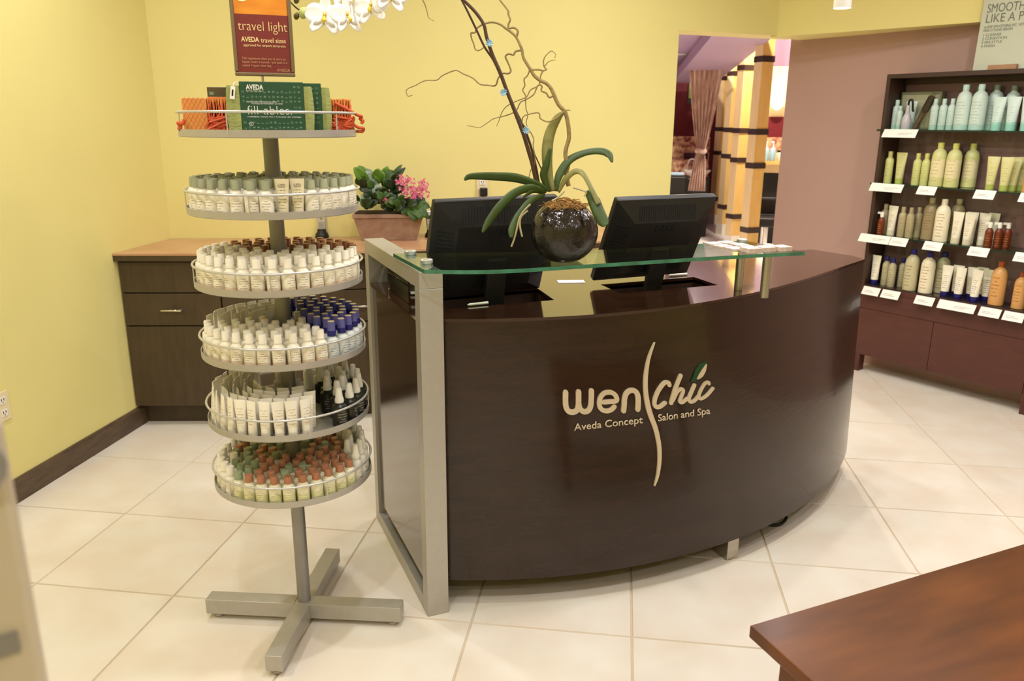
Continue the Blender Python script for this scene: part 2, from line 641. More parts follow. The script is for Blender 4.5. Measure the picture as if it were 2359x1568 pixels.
for k in range(5):
    a, b = Vector(seg[k]), Vector(seg[k + 1])
    L = (b - a).length - 0.004
    an = math.atan2(b.y - a.y, b.x - a.x)
    t = thing('base_cabinet', clab[k], 'cabinet', (a.x, a.y, 0), an, 'base cabinets under the back counter')
    sl = math.tan(an) if k == 0 else 0.0
    x0 = 0.006 if k == 0 else 0.02
    put('carcass', MB().prism([(x0 + .02 * sl, .02), (L - .02, .02), (L - .045, .33), (x0 + .33 * sl, .33)], 0.105, 0.858), CABWOOD, t)
    put('toe_kick', MB().prism([(x0 + .075 * sl, .075), (L - .02, .075), (L - .02, .10), (x0 + .10 * sl, .10)], 0.0, 0.104), CABWOOD, t)
    put('front_panel', MB().box(0.002, L, 0.0, 0.019, 0.702, 0.852), CABWOOD, t, bevel=0.0015)
    dr = put('drawer', MB().box(0.002, L, 0.0, 0.019, 0.535, 0.696), CABWOOD, t, bevel=0.0015)
    hm = MB().tube([(L / 2 - .05, 0.0, .615), (L / 2 - .048, -.022, .615), (L / 2 + .048, -.022, .615), (L / 2 + .05, 0.0, .615)], .0058, 8)
    put('handle', hm, CHROME, dr, smooth=50)
    put('door', MB().box(0.002, L, 0.0, 0.019, 0.112, 0.529), CABWOOD, t, bevel=0.0015)

# wall outlets
def outlet(name, label, mtx, plug=False):
    loc, rot, _ = mtx.decompose()
    t = thing(name, label, 'outlet', loc, rot.to_euler().z)
    put('cover_plate', MB().box(-.036, .036, -.006, 0, -.06, .06), IVORY, t, bevel=0.002)
    for zc in (-.026, .026):
        if plug and zc < 0:
            continue
        rc = put('receptacle', MB().box(-.017, .017, -.0085, -.0062, zc - .015, zc + .015), WHITEP, t, bevel=0.003)
        put('slot', MB().box(-.008, -.005, -.0092, -.0086, zc - .002, zc + .008), BLACKG, rc)
        put('slot', MB().box(.005, .008, -.0092, -.0086, zc - .002, zc + .008), BLACKG, rc)
        put('slot', MB().box(-.002, .002, -.0092, -.0086, zc - .010, zc - .006), BLACKG, rc)
    return t


outlet('wall_outlet', 'ivory double power outlet low on the left yellow wall', Matrix.Translation((-0.4995, -0.463, 0.413)) @ Matrix.Rotation(R(90), 4, 'Z'))
on = Vector((0.482, -0.876, 0))
q = on_plane(1110, 430, (1.79, 1.83, 0), Vector((.55, -1, 0)))
oa = math.atan2(0.482, 0.876)
outlet('wall_outlet', 'ivory power outlet on the back wall behind the orchid leaves', Matrix.Translation(q + on * .004) @ Matrix.Rotation(oa, 4, 'Z'), True)
t = thing('power_adapter', 'black plug adapter in the back wall outlet', 'plug', q + on * .0145 + Vector((0, 0, -.027)), oa)
put('adapter_body', MB().box(-.021, .021, -.032, -.002, -.026, .024), BLACKP, t, bevel=0.006)
put('cord', MB().tube(smooth_pts([(0, -.018, -.026), (0.002, -.02, -.06), (-.006, -.02, -.12), (.004, -.02, -.2)], 4), .0028, 6), BLACKP, t, smooth=60)

# ================================================================== RECEPTION DESK
DO = Vector((1.359, -0.992, 0))
DA = R(30.5)
DM = Matrix.Translation(DO) @ Matrix.Rotation(DA, 4, 'Z')


def dloc(u, v, z=0.0):
    return DM @ Vector((u, v, z))


pb = np.polyfit([.08, .357, .673, 1.118, 1.515, 1.88, 2.1], [.04, -.056, -.118, -.095, .012, .205, .375], 4)
pt = np.polyfit([.08, .366, .721, 1.227, 1.697, 2.095], [.045, -.039, -.074, .032, .219, .403], 4)
ZB, ZT = 0.09, 0.957


def front(u, z, out=0.0):
    k = (z - ZB) / (ZT - ZB)
    v = np.polyval(pb, u) * (1 - k) + np.polyval(pt, u) * k
    if out:
        dv = np.polyval(np.polyder(pb), u) * (1 - k) + np.polyval(np.polyder(pt), u) * k
        n = Vector((dv, -1, 0)).normalized()
        return Vector((u, v, z)) + n * out
    return Vector((u, v, z))


desk = thing('reception_desk', 'glossy espresso brown reception desk with curved front and silver side frame', 'desk', DO, DA)
# curved front
mb = MB()
NU, NZ = 48, 8
U0, U1 = 0.073, 2.085
for side in (0, 1):
    for i in range(NU + 1):
        for j in range(NZ + 1):
            u = U0 + (U1 - U0) * i / NU
            z = ZB + (0.9468 - ZB) * j / NZ
            mb.v.append(tuple(front(u, z, -0.022 if side else 0.0)))
W_ = NZ + 1
S_ = (NU + 1) * W_
for i in range(NU):
    for j in range(NZ):
        a = i * W_ + j
        mb.f.append((a, a + W_, a + W_ + 1, a + 1))
        mb.f.append((a + S_, a + S_ + 1, a + S_ + W_ + 1, a + S_ + W_))
    a = i * W_
    mb.f.append((a, a + S_, a + S_ + W_, a + W_))
    a = i * W_ + NZ
    mb.f.append((a, a + W_, a + S_ + W_, a + S_))
for i in (0, NU):
    for j in range(NZ):
        a = i * W_ + j
        q = (a, a + 1, a + 1 + S_, a + S_)
        mb.f.append(q if i == 0 else q[::-1])
put('front_panel', mb, DESKWOOD, desk, smooth=40)
# desktop with two cable wells
fpts = [tuple(front(U0 + (2.095 - U0) * i / 40, ZT))[:2] for i in range(41)]
outer = fpts + [(2.115, 0.505), (2.075, 0.70), (0.004, 0.70), (0.004, 0.052), (U0, 0.052)]
W1 = [(0.13, 0.16), (0.50, 0.16), (0.53, 0.375), (0.15, 0.375)]
W2 = [(0.755, 0.17), (1.155, 0.17), (1.165, 0.33), (0.765, 0.33)]
put('desktop', MB().prism(outer, 0.947, ZT, [W1[::-1], W2[::-1]]), DESKTOP, desk)
for wv in (W1, W2):
    x0, x1, y0, y1 = min(a for a, b in wv), max(a for a, b in wv), min(b for a, b in wv), max(b for a, b in wv)
    put('cable_well', MB().box(x0 - .01, x1 + .01, y0 - .01, y1 + .01, .885, .889).box(x0 - .01, x0 - .004, y0 - .01, y1 + .01, .889, .934)
        .box(x1 + .004, x1 + .01, y0 - .01, y1 + .01, .889, .934).box(x0 - .01, x1 + .01, y1 + .004, y1 + .01, .889, .934)
        .box(x0 - .01, x1 + .01, y0 - .01, y0 - .004, .889, .934), SHELFDARK, desk)
put('side_panel', MB().box(0.012, 0.030, 0.0502, 0.6548, 0.09, 0.9465), DESKSIDE, desk)
put('side_panel', MB().prism([(2.06, 0.42), (2.085, 0.405), (2.108, 0.505), (2.068, 0.69), (2.05, 0.69), (2.085, 0.505)], 0.09, 0.9465), DESKWOOD, desk)
put('back_panel', MB().box(0.04, 2.04, 0.60, 0.62, 0.09, 0.934), DESKWOOD, desk)
# silver frame: posts and rails
put('frame_post', MB().box(0, .07, 0, .05, 0, 1.06), ALU, desk, bevel=0.002)
put('frame_post', MB().box(0, .07, .655, .705, 0, 1.06), ALU, desk, bevel=0.002)
put('frame_top_rail', MB().box(0, .07, 0, .705, 1.0602, 1.11), ALU, desk, bevel=0.002)
put('frame_bottom_rail', MB().box(0, .07, .0502, .6548, 0, .045), ALU, desk, bevel=0.002)
put('foot', MB().box(1.092, 1.14, -.083, 0.0, 0, .10), STEEL, desk, bevel=0.002)
put('foot', MB().box(2.045, 2.093, .405, .455, 0, .10), STEEL, desk, bevel=0.002)
# cord hanging under the desk
cb_ = thing('loose_cable', 'small dark tangled cable drooping under the desk front edge', 'cable', dloc(1.44, 0.075), DA)
put('cable', MB().tube(smooth_pts([(-.09, .05, .012), (-.05, .0, .006), (0, -.03, .008), (.05, -.01, .02), (.03, .03, .012), (-.02, .02, .02), (.06, .05, .05), (.09, .06, .09)], 5), .006, 7), BLACKP, cb_, smooth=60)

# ---- logo on the front: strokes read off the sign, laid onto the curved face
LOGO = mat('brushed_ivory_letter', (214, 196, 166), 0.4, metal=0.15, var=0.03, scale=30)
LEAFG = mat('dark_green_leaf_letter', (16, 66, 34), 0.35)


def uz_from_px(px, py):
    u, z = 0.7, 0.55
    for _ in range(12):
        f0 = to_px(DM @ front(u, z))
        fu = to_px(DM @ front(u + 1e-4, z))
        fz = to_px(DM @ front(u, z + 1e-4))
        a, b = (fu[0] - f0[0]) / 1e-4, (fz[0] - f0[0]) / 1e-4
        c, d = (fu[1] - f0[1]) / 1e-4, (fz[1] - f0[1]) / 1e-4
        ex, ey = px - f0[0], py - f0[1]
        det = a * d - b * c
        u += (ex * d - b * ey) / det
        z += (a * ey - c * ex) / det
        u = min(max(u, .1), 2.0)
        z = min(max(z, .1), .95)
    return u, z


def zl(x, y):
    return uz_from_px(1260 + x / 4.239, 770 + y / 4.239)


def stroke(name, pts, wid, m=None, out=0.006, taper=False, n=4):
    """Flat raised stroke: zoom-pixel centre line with widths."""
    P = smooth_pts([(x, y, 0) for x, y in pts], n) if n > 1 else [Vector((x, y, 0)) for x, y in pts]
    if isinstance(wid, (int, float)):
        wid = [wid] * len(pts)
    Wd = lerp_list(wid, len(P))
    # round ends
    mb_ = MB()
    L, Rr = [], []
    for i, q in enumerate(P):
        t_ = (P[min(i + 1, len(P) - 1)] - P[max(i - 1, 0)]).normalized()
        nn = Vector((-t_.y, t_.x, 0))
        L.append(q + nn * Wd[i] / 2)
        Rr.append(q - nn * Wd[i] / 2)
    t0 = (P[0] - P[1]).normalized()
    t1 = (P[-1] - P[-2]).normalized()
    ring = L
    if not taper:
        c1 = [P[-1] + Matrix.Rotation(-a, 3, 'Z') @ ((L[-1] - P[-1])) for a in (R(45), R(90), R(135))]
        c0 = [P[0] + Matrix.Rotation(-a, 3, 'Z') @ ((Rr[0] - P[0])) for a in (R(45), R(90), R(135))]
    else:
        c0 = c1 = []
    cols = []
    # strip quads between left/right, plus end fans
    Lw = [zl(q.x, q.y) for q in L]
    Rw = [zl(q.x, q.y) for q in Rr]
    base = len(mb_.v)
    for o_ in (0.0005, out):
        for (u, z) in Lw + Rw:
            mb_.v.append(tuple(front(u, z, o_)))
    n_ = len(Lw)
    tot = 2 * n_
    for i in range(n_ - 1):
        mb_.f.append((tot + i, tot + i + 1, tot + n_ + i + 1, tot + n_ + i))
        mb_.f.append((i, i + 1, tot + i + 1, tot + i))
        mb_.f.append((n_ + i + 1, n_ + i, tot + n_ + i, tot + n_ + i + 1))
    mb_.f.append((n_, 0, tot, tot + n_))
    mb_.f.append((n_ - 1, tot - 1, 2 * tot - 1, tot + n_ - 1))
    for cc, a, b in ((c1, n_ - 1, tot - 1), (c0, n_, 0)):
        if not cc:
            continue
        k0 = len(mb_.v)
        for o_ in (0.0005, out):
            for q in cc:
                u, z = zl(q.x, q.y)
                mb_.v.append(tuple(front(u, z, o_)))
        idx_b = [a] + [k0 + i for i in range(3)] + [b]
        idx_t = [tot + a] + [k0 + 3 + i for i in range(3)] + [tot + b]
        mb_.f.append(tuple(idx_t))
        for i in range(4):
            mb_.f.append((idx_b[i], idx_b[i + 1], idx_t[i + 1], idx_t[i]))
    return put(name, mb_, m or LOGO, desk)


lt = put
stroke('letter', [(178, 562), (177, 640), (182, 700), (205, 742), (245, 755), (285, 738), (302, 690), (304, 620), (304, 556)], 52)
stroke('letter', [(304, 556), (304, 640), (312, 705), (340, 742), (372, 750), (404, 732), (422, 690), (428, 620), (429, 546)], 50)
stroke('letter', [(545, 657), (600, 652), (672, 643), (668, 600), (640, 570), (598, 560), (552, 572), (518, 610), (505, 655), (512, 705), (542, 735), (585, 742), (625, 728), (652, 700)], 44)
stroke('letter', [(742, 742), (748, 680), (752, 620), (772, 568), (815, 542), (858, 552), (880, 595), (884, 660), (880, 728)], 48)
stroke('logo_swoosh', [(1045, 72), (1010, 160), (982, 250), (964, 350), (955, 450), (957, 550), (968, 640), (985, 720), (1012, 805), (1045, 890), (1070, 980), (1088, 1080), (1093, 1180), (1088, 1280), (1072, 1380), (1043, 1474)],
       [8, 22, 30, 36, 40, 42, 46, 48, 46, 44, 42, 38, 36, 32, 26, 10], taper=True)
stroke('letter', [(1188, 492), (1176, 466), (1140, 470), (1090, 530), (1052, 610), (1042, 670), (1058, 703), (1095, 702), (1145, 664)], 38)
stroke('letter', [(1298, 398), (1268, 470), (1234, 560), (1204, 668)], 36)
stroke('letter', [(1222, 640), (1262, 560), (1302, 528), (1322, 548), (1300, 610), (1290, 650), (1312, 660), (1362, 622)], 32)
stroke('letter', [(1432, 490), (1402, 560), (1378, 622), (1392, 655), (1432, 642), (1468, 602)], 32)
stroke('letter', [(1572, 480), (1566, 462), (1532, 478), (1492, 545), (1474, 600), (1492, 626), (1552, 592), (1612, 522)], 28)
stroke('logo_leaf', [(1400, 462), (1432, 430), (1470, 370), (1505, 310), (1546, 264)], [6, 34, 70, 62, 6], LEAFG, out=0.005, taper=True)
stroke('logo_leaf', [(1456, 432), (1490, 395), (1520, 345), (1545, 285)], [8, 40, 36, 5], LOGO, out=0.0075, taper=True)


def curved_text(body, x0, y0, x1, y1, cap, bold=0.0):
    me = text_mesh(body, 1.0, 0.0, 0.0, bold)
    xs = [v.co.x for v in me.vertices]
    a, b = min(xs), max(xs)
    for v in me.vertices:
        k = (v.co.x - a) / (b - a)
        X = x0 + (x1 - x0) * k
        Y = y0 + (y1 - y0) * k - v.co.y * cap / 0.7
        u, z = zl(X, Y)
        v.co = front(u, z, 0.003)
    me.materials.clear()
    return put('lettering', me, LOGO, desk, solid=0.0025, off=0)


curved_text('Aveda Concept', 262, 936, 930, 862, 68, 0.006)
curved_text('Salon and Spa', 1080, 845, 1586, 772, 66, 0.006)

# ---- glass shelf on the frame
gl = thing('glass_shelf', 'curved clear glass counter shelf with green edge over the desk', 'shelf', dloc(0, 0, 1.11), DA)
grear = [(-0.009, 0.25), (0.122, 0.208), (0.371, 0.140), (0.618, 0.088), (0.827, 0.078), (1.028, 0.084), (1.190, 0.095)]
gfront = [(0.0, -0.052), (0.19, -0.125), (0.523, -0.140), (0.818, -0.150), (1.066, -0.165), (1.212, -0.181)]
gr = [(q.x, q.y) for q in smooth_pts([(x, y, 0) for x, y in grear], 6)]
gf = [(q.x, q.y) for q in smooth_pts([(x, y, 0) for x, y in gfront], 6)]
gp = gf + gr[::-1]
mb = MB().prism(gp, 0.005, 0.016)
nn = len(gp)
top_faces = [f for f in mb.f if len(f) == 3]
side_faces = [f for f in mb.f if len(f) == 4]
put('pane', MB().add(mb.v, top_faces), GLASS, gl)
nf = len(gf)
put('edge', MB().add(mb.v, [f for f in side_faces if min(f) < nf - 1 or min(f) >= nf + len(gr) - 1]), GEDGE, gl)
put('edge', MB().add(mb.v, [f for f in side_faces if not (min(f) < nf - 1 or min(f) >= nf + len(gr) - 1)]), GEDGEP, gl)
for (u, v) in ((0.036, 0.215), (0.036, 0.045)):
    put('bolt', MB().lathe([(.0125, 0), (.0125, .0155)], 16, Matrix.Translation((u, v, .0005))).lathe([(.017, 0), (.0185, .002), (.0185, .010), (.016, .012)], 20, Matrix.Translation((u, v, .0165))), SATINC, gl, smooth=40)
for (u, v) in ((1.165, 0.069), (1.168, -0.061)):
    po = put('support_post', MB().lathe([(.0145, 1.1119), (.0145, .958)][::-1], 20, Matrix.Translation((u, v, -1.11))), STEEL, gl, smooth=40)
    put('cap', MB().lathe([(.017, 0), (.018, .002), (.018, .008), (.016, .010)], 20, Matrix.Translation((u, v, .0165))), SATINC, po, smooth=40)

# ---- monitors seen from behind
def monitor(label, u, v, z, yaw, tilt, w_, h_, wellz):
    t = thing('computer_monitor', label, 'monitor', dloc(u, v, z), yaw, 'monitors on the reception desk')
    mx = Matrix.Rotation(tilt, 4, 'X')
    hw = w_ / 2
    put('bezel', MB().box(-hw, hw, 0.0, 0.028, 0, h_, mx), BLACKP, t, bevel=0.006)
    put('screen', MB().box(-hw + .018, hw - .018, 0.0285, 0.030, .018, h_ - .018, mx), BLACKG, t)
    m2 = MB()
    i0 = [(-hw + .006, 0, .006), (hw - .006, 0, .006), (hw - .006, 0, h_ - .006), (-hw + .006, 0, h_ - .006)]
    i1 = [(-hw + .075, -.032, .05), (hw - .075, -.032, .05), (hw - .075, -.032, h_ - .075), (-hw + .075, -.032, h_ - .075)]
    m2.add([mx @ Vector(q) for q in i0 + i1], [(0, 1, 5, 4), (1, 2, 6, 5), (2, 3, 7, 6), (3, 0, 4, 7), (4, 5, 6, 7)])
    bk_ = put('back_housing', m2, BLACKP, t)
    # vent slots on the sloping left and right cheeks and the upper slope
    for sgn in (-1, 1):
        for k in range(14):
            zc = .07 + k * (h_ - .17) / 13
            kk = .012
            a0, a1 = hw - .016, hw - .066
            y0, y1 = -.032 * (.010 / .069), -.032 * (.060 / .069)
            q = [(sgn * a0, y0 - .0012, zc), (sgn * a1, y1 - .0012, zc), (sgn * a1, y1 - .0012, zc + .006), (sgn * a0, y0 - .0012, zc + .006)]
            if sgn < 0:
                q = q
            b_ = [(x, y + .003, z_) for x, y, z_ in q]
            put('vent_slot', MB().add([mx @ Vector(p_) for p_ in q + b_], [(0, 1, 2, 3), (7, 6, 5, 4), (0, 4, 5, 1), (1, 5, 6, 2), (2, 6, 7, 3), (3, 7, 4, 0)]), VENTB, bk_)
    for k in range(26):
        xc = -hw + .09 + k * (w_ - .18) / 25
        za, zb_ = h_ - .02, h_ - .068
        ya, yb = -.032 * (.014 / .069), -.032 * (.062 / .069)
        q = [(xc, ya - .0012, za), (xc, yb - .0012, zb_), (xc + .004, yb - .0012, zb_), (xc + .004, ya - .0012, za)]
        b_ = [(x, y + .003, z_) for x, y, z_ in q]
        put('vent_slot', MB().add([mx @ Vector(p_) for p_ in q + b_], [(0, 1, 2, 3), (7, 6, 5, 4), (0, 4, 5, 1), (1, 5, 6, 2), (2, 6, 7, 3), (3, 7, 4, 0)]), VENTB, bk_)
    me = text_mesh('DELL', .034, .0006, 0, .0, 1.1, 'CENTER')
    for v_ in me.vertices:
        x, y, zz = v_.co
        v_.co = mx @ Vector((x, -.0335 - zz, h_ - .11 + y))
    me.materials.clear()
    put('emblem', me, BLACKP, bk_)
    # stand
    bz = wellz - z
    put('stand_neck', MB().add([(-.034, -.075, bz + .012), (.034, -.075, bz + .012), (.034, -.055, bz + .012), (-.034, -.055, bz + .012)] +
                               [tuple(mx @ Vector(q)) for q in [(-.034, -.055, .16), (.034, -.055, .16), (.034, -.033, .16), (-.034, -.033, .16)]],
                               [(0, 3, 2, 1), (4, 5, 6, 7), (0, 1, 5, 4), (1, 2, 6, 5), (2, 3, 7, 6), (3, 0, 4, 7)]), BLACKP, t, bevel=0.003)
    ring_ = [(-.011, -.0785, bz + .045), (.011, -.0785, bz + .045), (.011, -.0815, bz + .085), (-.011, -.0815, bz + .085)]
    put('cable_loop', MB().tube(ring_, .0022, 6, closed=True), STEEL, t)
    put('stand_base', MB().box(-.10, .10, -.09, .0, bz + .0005, bz + .012), BLACKP, t, bevel=0.003)
    return t


m1 = monitor('black monitor seen from behind, left of the orchid pot', .313, .318, .957, R(37), R(19), .44, .346, .8892)
m2_ = monitor('black monitor seen from behind, right of the orchid pot', .93, .325, .973, R(31.4), R(26.5), .403, .332, .8892)

# ================================================================== SPINNER DISPLAY
SX, SY, SRZ = 0.978, -1.054, R(24.4)
SM = Matrix.Translation((SX, SY, 0)) @ Matrix.Rotation(SRZ, 4, 'Z')
TZ = [1.476, 1.280, 1.084, 0.888, 0.692, 0.498]
TR = 0.226
st = thing('spinner_display', 'silver rotating display stand with six round trays on a cross base', 'display stand', (SX, SY, 0), SRZ)
for k, an in enumerate((-20.4, 69.6, 159.6, 249.6)):
    mx = Matrix.Rotation(R(an), 4, 'Z')
    x0 = 0.0 if k == 0 else 0.026
    if k == 0:
        ar = put('base_arm', MB().box(-.025, .31, -.025, .025, .018, .068, mx), ALU, st, bevel=0.002)
    else:
        ar = put('base_arm', MB().box(.0252, .31 if k != 3 else .275, -.025, .025, .018, .068, mx), ALU, st, bevel=0.002)
    L = .28 if k != 3 else .25
    put('levelling_foot', MB().lathe([(.015, 0), (.017, .004), (.017, .011), (.007, .012), (.007, .0178)], 14, mx @ Matrix.Translation((L, 0, 0))), STEEL, ar, smooth=40)
put('pole', MB().lathe([(.0200, .068), (.0200, .49)], 20), STEELD, st, smooth=40)
put('collar', MB().lathe([(.0208, .445), (.0208, .468)], 20), STEEL, st, smooth=40)
for k in range(6):
    z0 = TZ[k] + .019
    z1 = TZ[k - 1] - .0005 if k else 1.50
    if k:
        put('pole', MB().lathe([(.0205, z0 - .012), (.0205, z1)], 20), STEELD, st, smooth=40)
RAIL = mat('satin_silver_rail', (200, 198, 192), 0.3, metal=0.5)
PANC = mat('tray_floor_grey', (150, 146, 136), 0.5)
for k in range(6):
    z = TZ[k]
    tr = put('tray', MB().lathe([(.0215, z), (TR - .002, z), (TR, z + .002), (TR, z + .019), (TR - .002, z + .019), (TR - .0025, z + .006), (.0215, z + .006)], 64, cap=False), ALU, st, smooth=35)
    ring = [(TR * math.cos(2 * PI * i / 64), TR * math.sin(2 * PI * i / 64), z + .061) for i in range(64)]
    put('rail', MB().tube(ring, .0032, 8, closed=True), RAIL, tr, smooth=60)
    for j in range(5):
        a = 2 * PI * (j + (.13 * k)) / 5 + .5
        x, y = (TR - .0006) * math.cos(a), (TR - .0006) * math.sin(a)
        put('rail_post', MB().cyl((x, y, z + .008), (x, y, z + .059), .0017, 6), RAIL, tr)

# ------------------------------------------------------------------ container prototypes
FROST = mat('frosted_white_cap', (236, 229, 208), 0.4, sss=0.2)
SAGE = mat('sage_green_cap', (150, 152, 118), 0.45)
BROWN = mat('bronze_brown_cap', (150, 92, 52), 0.35, var=0.05)
BRONZE = mat('copper_cap', (172, 118, 88), 0.35, metal=0.2)
BLUE = mat('deep_blue_plastic', (34, 30, 104), 0.3)
BLUEF = mat('blue_tinted_overcap', (92, 92, 150), 0.25)
CREAMTOP = mat('cream_cap_disc', (208, 188, 140), 0.5)
GREENC = mat('muted_green_cap', (142, 154, 118), 0.4)
TEALC = mat('grey_teal_cap', (136, 152, 140), 0.4)
MILK = print_mat('milky_bottle', (240, 233, 212), (168, 160, 144), .012, .045, 5, .013)
MILKP = print_mat('milky_bottle_peach_foot', (238, 230, 206), (164, 156, 144), .016, .046, 5, .013, band=(.0, .016), bandcol=(228, 206, 176))
MILKG = print_mat('milky_bottle_yellow_green', (234, 229, 196), (168, 168, 124), .012, .040, 5, .013, band=(.004, .03), bandcol=(222, 218, 168))
GREYB = print_mat('pale_grey_bottle', (206, 210, 204), (128, 130, 152), .012, .045, 5, .013)
CLEARB = print_mat('hazy_clear_bottle', (214, 210, 194), (150, 146, 132), .012, .045, 4, .013)
DARKB = print_mat('charcoal_bottle', (40, 40, 34), (150, 148, 138), .014, .05, 5, .014, rough=0.3)
TUBEW = print_mat('white_tube', (244, 238, 222), (206, 184, 146), .038, .084, 6, .012)
TUBEC = print_mat('cream_tube', (226, 214, 178), (150, 138, 110), .02, .085, 9, .011)
WHITESPRAY = mat('translucent_white_nozzle', (224, 220, 206), 0.35, sss=0.2)


def proto(name, cat):
    o = bpy.data.objects.new(name, None)
    o.empty_display_size = .02
    o['category'] = cat
    return o


PROTO = {}


def bottle_proto(key, name, body_m, cap_m, r=.0172, hb=.052, hs=.062, hc=.090, cr=.0112, ct=.0102, extra=None, cat='bottle'):
    o = bpy.data.objects.new(name, None)
    parts = []
    b = MB().lathe([(r * .9, 0), (r, .002), (r, hb), (r * .93, hb + .005), (r * .72, hs - .002), (cr * 1.02, hs), (cr * .92, hs + .001), (cr * .92, hs + .004)], 16).mesh('body', 38)
    b.materials.append(body_m)
    parts.append(('body', b))
    c = MB().lathe([(cr, hs + .0042), (cr, hs + .007), (cr * .97, hs + .0075), (ct, hc - .0015), (ct * .9, hc)], 14).mesh('cap', 38)
    c.materials.append(cap_m)
    parts.append(('cap', c))
    if extra:
        parts += extra
    PROTO[key] = (name, cat, parts)


bottle_proto('sage', 'travel_bottle', MILK, SAGE, r=.0178, hb=.050, hs=.061, hc=.088)
bottle_proto('frost', 'travel_bottle', MILKP, FROST)
bottle_proto('brown', 'travel_bottle', MILK, BROWN, r=.0165)
bottle_proto('bronze', 'travel_bottle', MILKG, BRONZE, hb=.046, hs=.056, hc=.080, cr=.012, ct=.0112)
bottle_proto('green', 'travel_bottle', MILKG, GREENC, hb=.046, hs=.056, hc=.080, cr=.012, ct=.0112)
bottle_proto('teal', 'travel_bottle', MILKG, TEALC, hb=.046, hs=.056, hc=.080, cr=.012, ct=.0112)
bottle_proto('whitecap', 'travel_bottle', MILK, FROST, hb=.048, hs=.058, hc=.086, cr=.012, ct=.011)


def spray_proto(key, name, body_m, collar_m, over_m, top_m, r=.0172, hb=.052, hs=.062, hc=.105):
    b = MB().lathe([(r * .9, 0), (r, .002), (r, hb), (r * .93, hb + .005), (r * .72, hs - .002), (.0112, hs), (.0102, hs + .004)], 16).mesh('body', 38)
    b.materials.append(body_m)
    c = MB().lathe([(.0118, hs + .004), (.0118, hs + .018), (.0105, hs + .0185)], 14).mesh('collar', 38)
    c.materials.append(collar_m)
    d = MB().lathe([(.0106, hs + .0187), (.0098, hc)], 14).mesh('overcap', 38)
    d.materials.append(over_m)
    e = MB().lathe([(.0094, hc + .0002), (.0092, hc + .001)], 14).mesh('cap_disc', 38)
    e.materials.append(top_m)
    PROTO[key] = (name, 'spray bottle', [('body', b), ('collar', c), ('overcap', d), ('cap_disc', e)])


spray_proto('blue', 'spray_bottle', GREYB, BLUE, BLUEF, CREAMTOP)


def nozzle_proto(key, body_m, r, hb, hs, hc):
    b = MB().lathe([(r * .9, 0), (r, .002), (r, hb), (r * .93, hb + .006), (r * .65, hs - .002), (.011, hs), (.0105, hs + .003)], 16).mesh('body', 38)
    b.materials.append(body_m)
    c = MB().lathe([(.0125, hs + .0032), (.0125, hs + .014), (.0105, hs + .018), (.0078, hc - .002), (.0070, hc)], 14).mesh('nozzle_cap', 38)
    c.materials.append(WHITESPRAY)
    PROTO[key] = ('spray_bottle', 'spray bottle', [('body', b), ('nozzle_cap', c)])


nozzle_proto('black', DARKB, .0215, .052, .064, .108)
nozzle_proto('mist', CLEARB, .0175, .055, .068, .112)


def tube_mesh(r, wtop, h, z0, zc, flat=.0012):
    """Squeeze tube standing on its cap: round foot flattening to a wide crimp."""
    m_ = MB()
    seg, n = 16, 8
    for i in range(n + 1):
        k = i / n
        a = r + (wtop / 2 - r) * k
        b = r * (1 - k) ** .8 + flat * (1 - (1 - k) ** .8)
        for j in range(seg):
            an = 2 * PI * j / seg
            m_.v.append((a * math.cos(an), b * math.sin(an), z0 + (h - z0) * k))
    for i in range(n):
        for j in range(seg):
            j2 = (j + 1) % seg
            m_.f.append((i * seg + j, i * seg + j2, (i + 1) * seg + j2, (i + 1) * seg + j))
    m_.f.append(tuple(range(seg - 1, -1, -1)))
    m_.f.append(tuple(n * seg + j for j in range(seg)))
    return m_


def tube_proto(key, name, body_m, cap_m, r, wtop, h, hc):
    b = tube_mesh(r, wtop, h, hc, hc).mesh('sleeve', 50)
    b.materials.append(body_m)
    c = MB().lathe([(r * .98, 0), (r, .001), (r, hc - .0006), (r * .97, hc - .0003)], 16).mesh('cap', 38)
    c.materials.append(cap_m)
    PROTO[key] = (name, 'tube', [('cap', c), ('sleeve', b)])


tube_proto('tubew', 'squeeze_tube', TUBEW, FROST, .0125, .034, .102, .016)
tube_proto('tubec', 'squeeze_tube', TUBEC, FROST, .0125, .036, .092, .014)
tube_proto('tubeb', 'squeeze_tube', TUBEW, BLUE, .0125, .034, .098, .014)


def place(key, loc, rz, label, group, scale=None):
    name, cat, parts = PROTO[key]
    o = thing(name, label, cat, loc, rz, group)
    if scale:
        o.scale = (scale,) * 3
    for pn, me in parts:
        c = bpy.data.objects.new(pn, me)
        COL.objects.link(c)
        c.parent = o
    return o


KIND = {'sage': 'sage-capped white travel bottle', 'frost': 'frosted-cap cream travel bottle', 'brown': 'brown-capped white travel bottle',
        'bronze': 'copper-capped white travel bottle', 'green': 'green-capped travel bottle', 'teal': 'grey-teal capped travel bottle',
        'whitecap': 'white-capped travel bottle', 'blue': 'blue-capped spray bottle', 'black': 'charcoal spray bottle',
        'mist': 'hazy clear spray bottle', 'tubew': 'white squeeze tube', 'tubec': 'cream squeeze tube', 'tubeb': 'blue-footed white squeeze tube'}
TRAYN = ['top', 'second', 'third', 'fourth', 'fifth', 'bottom']
rnd = random.Random(11)


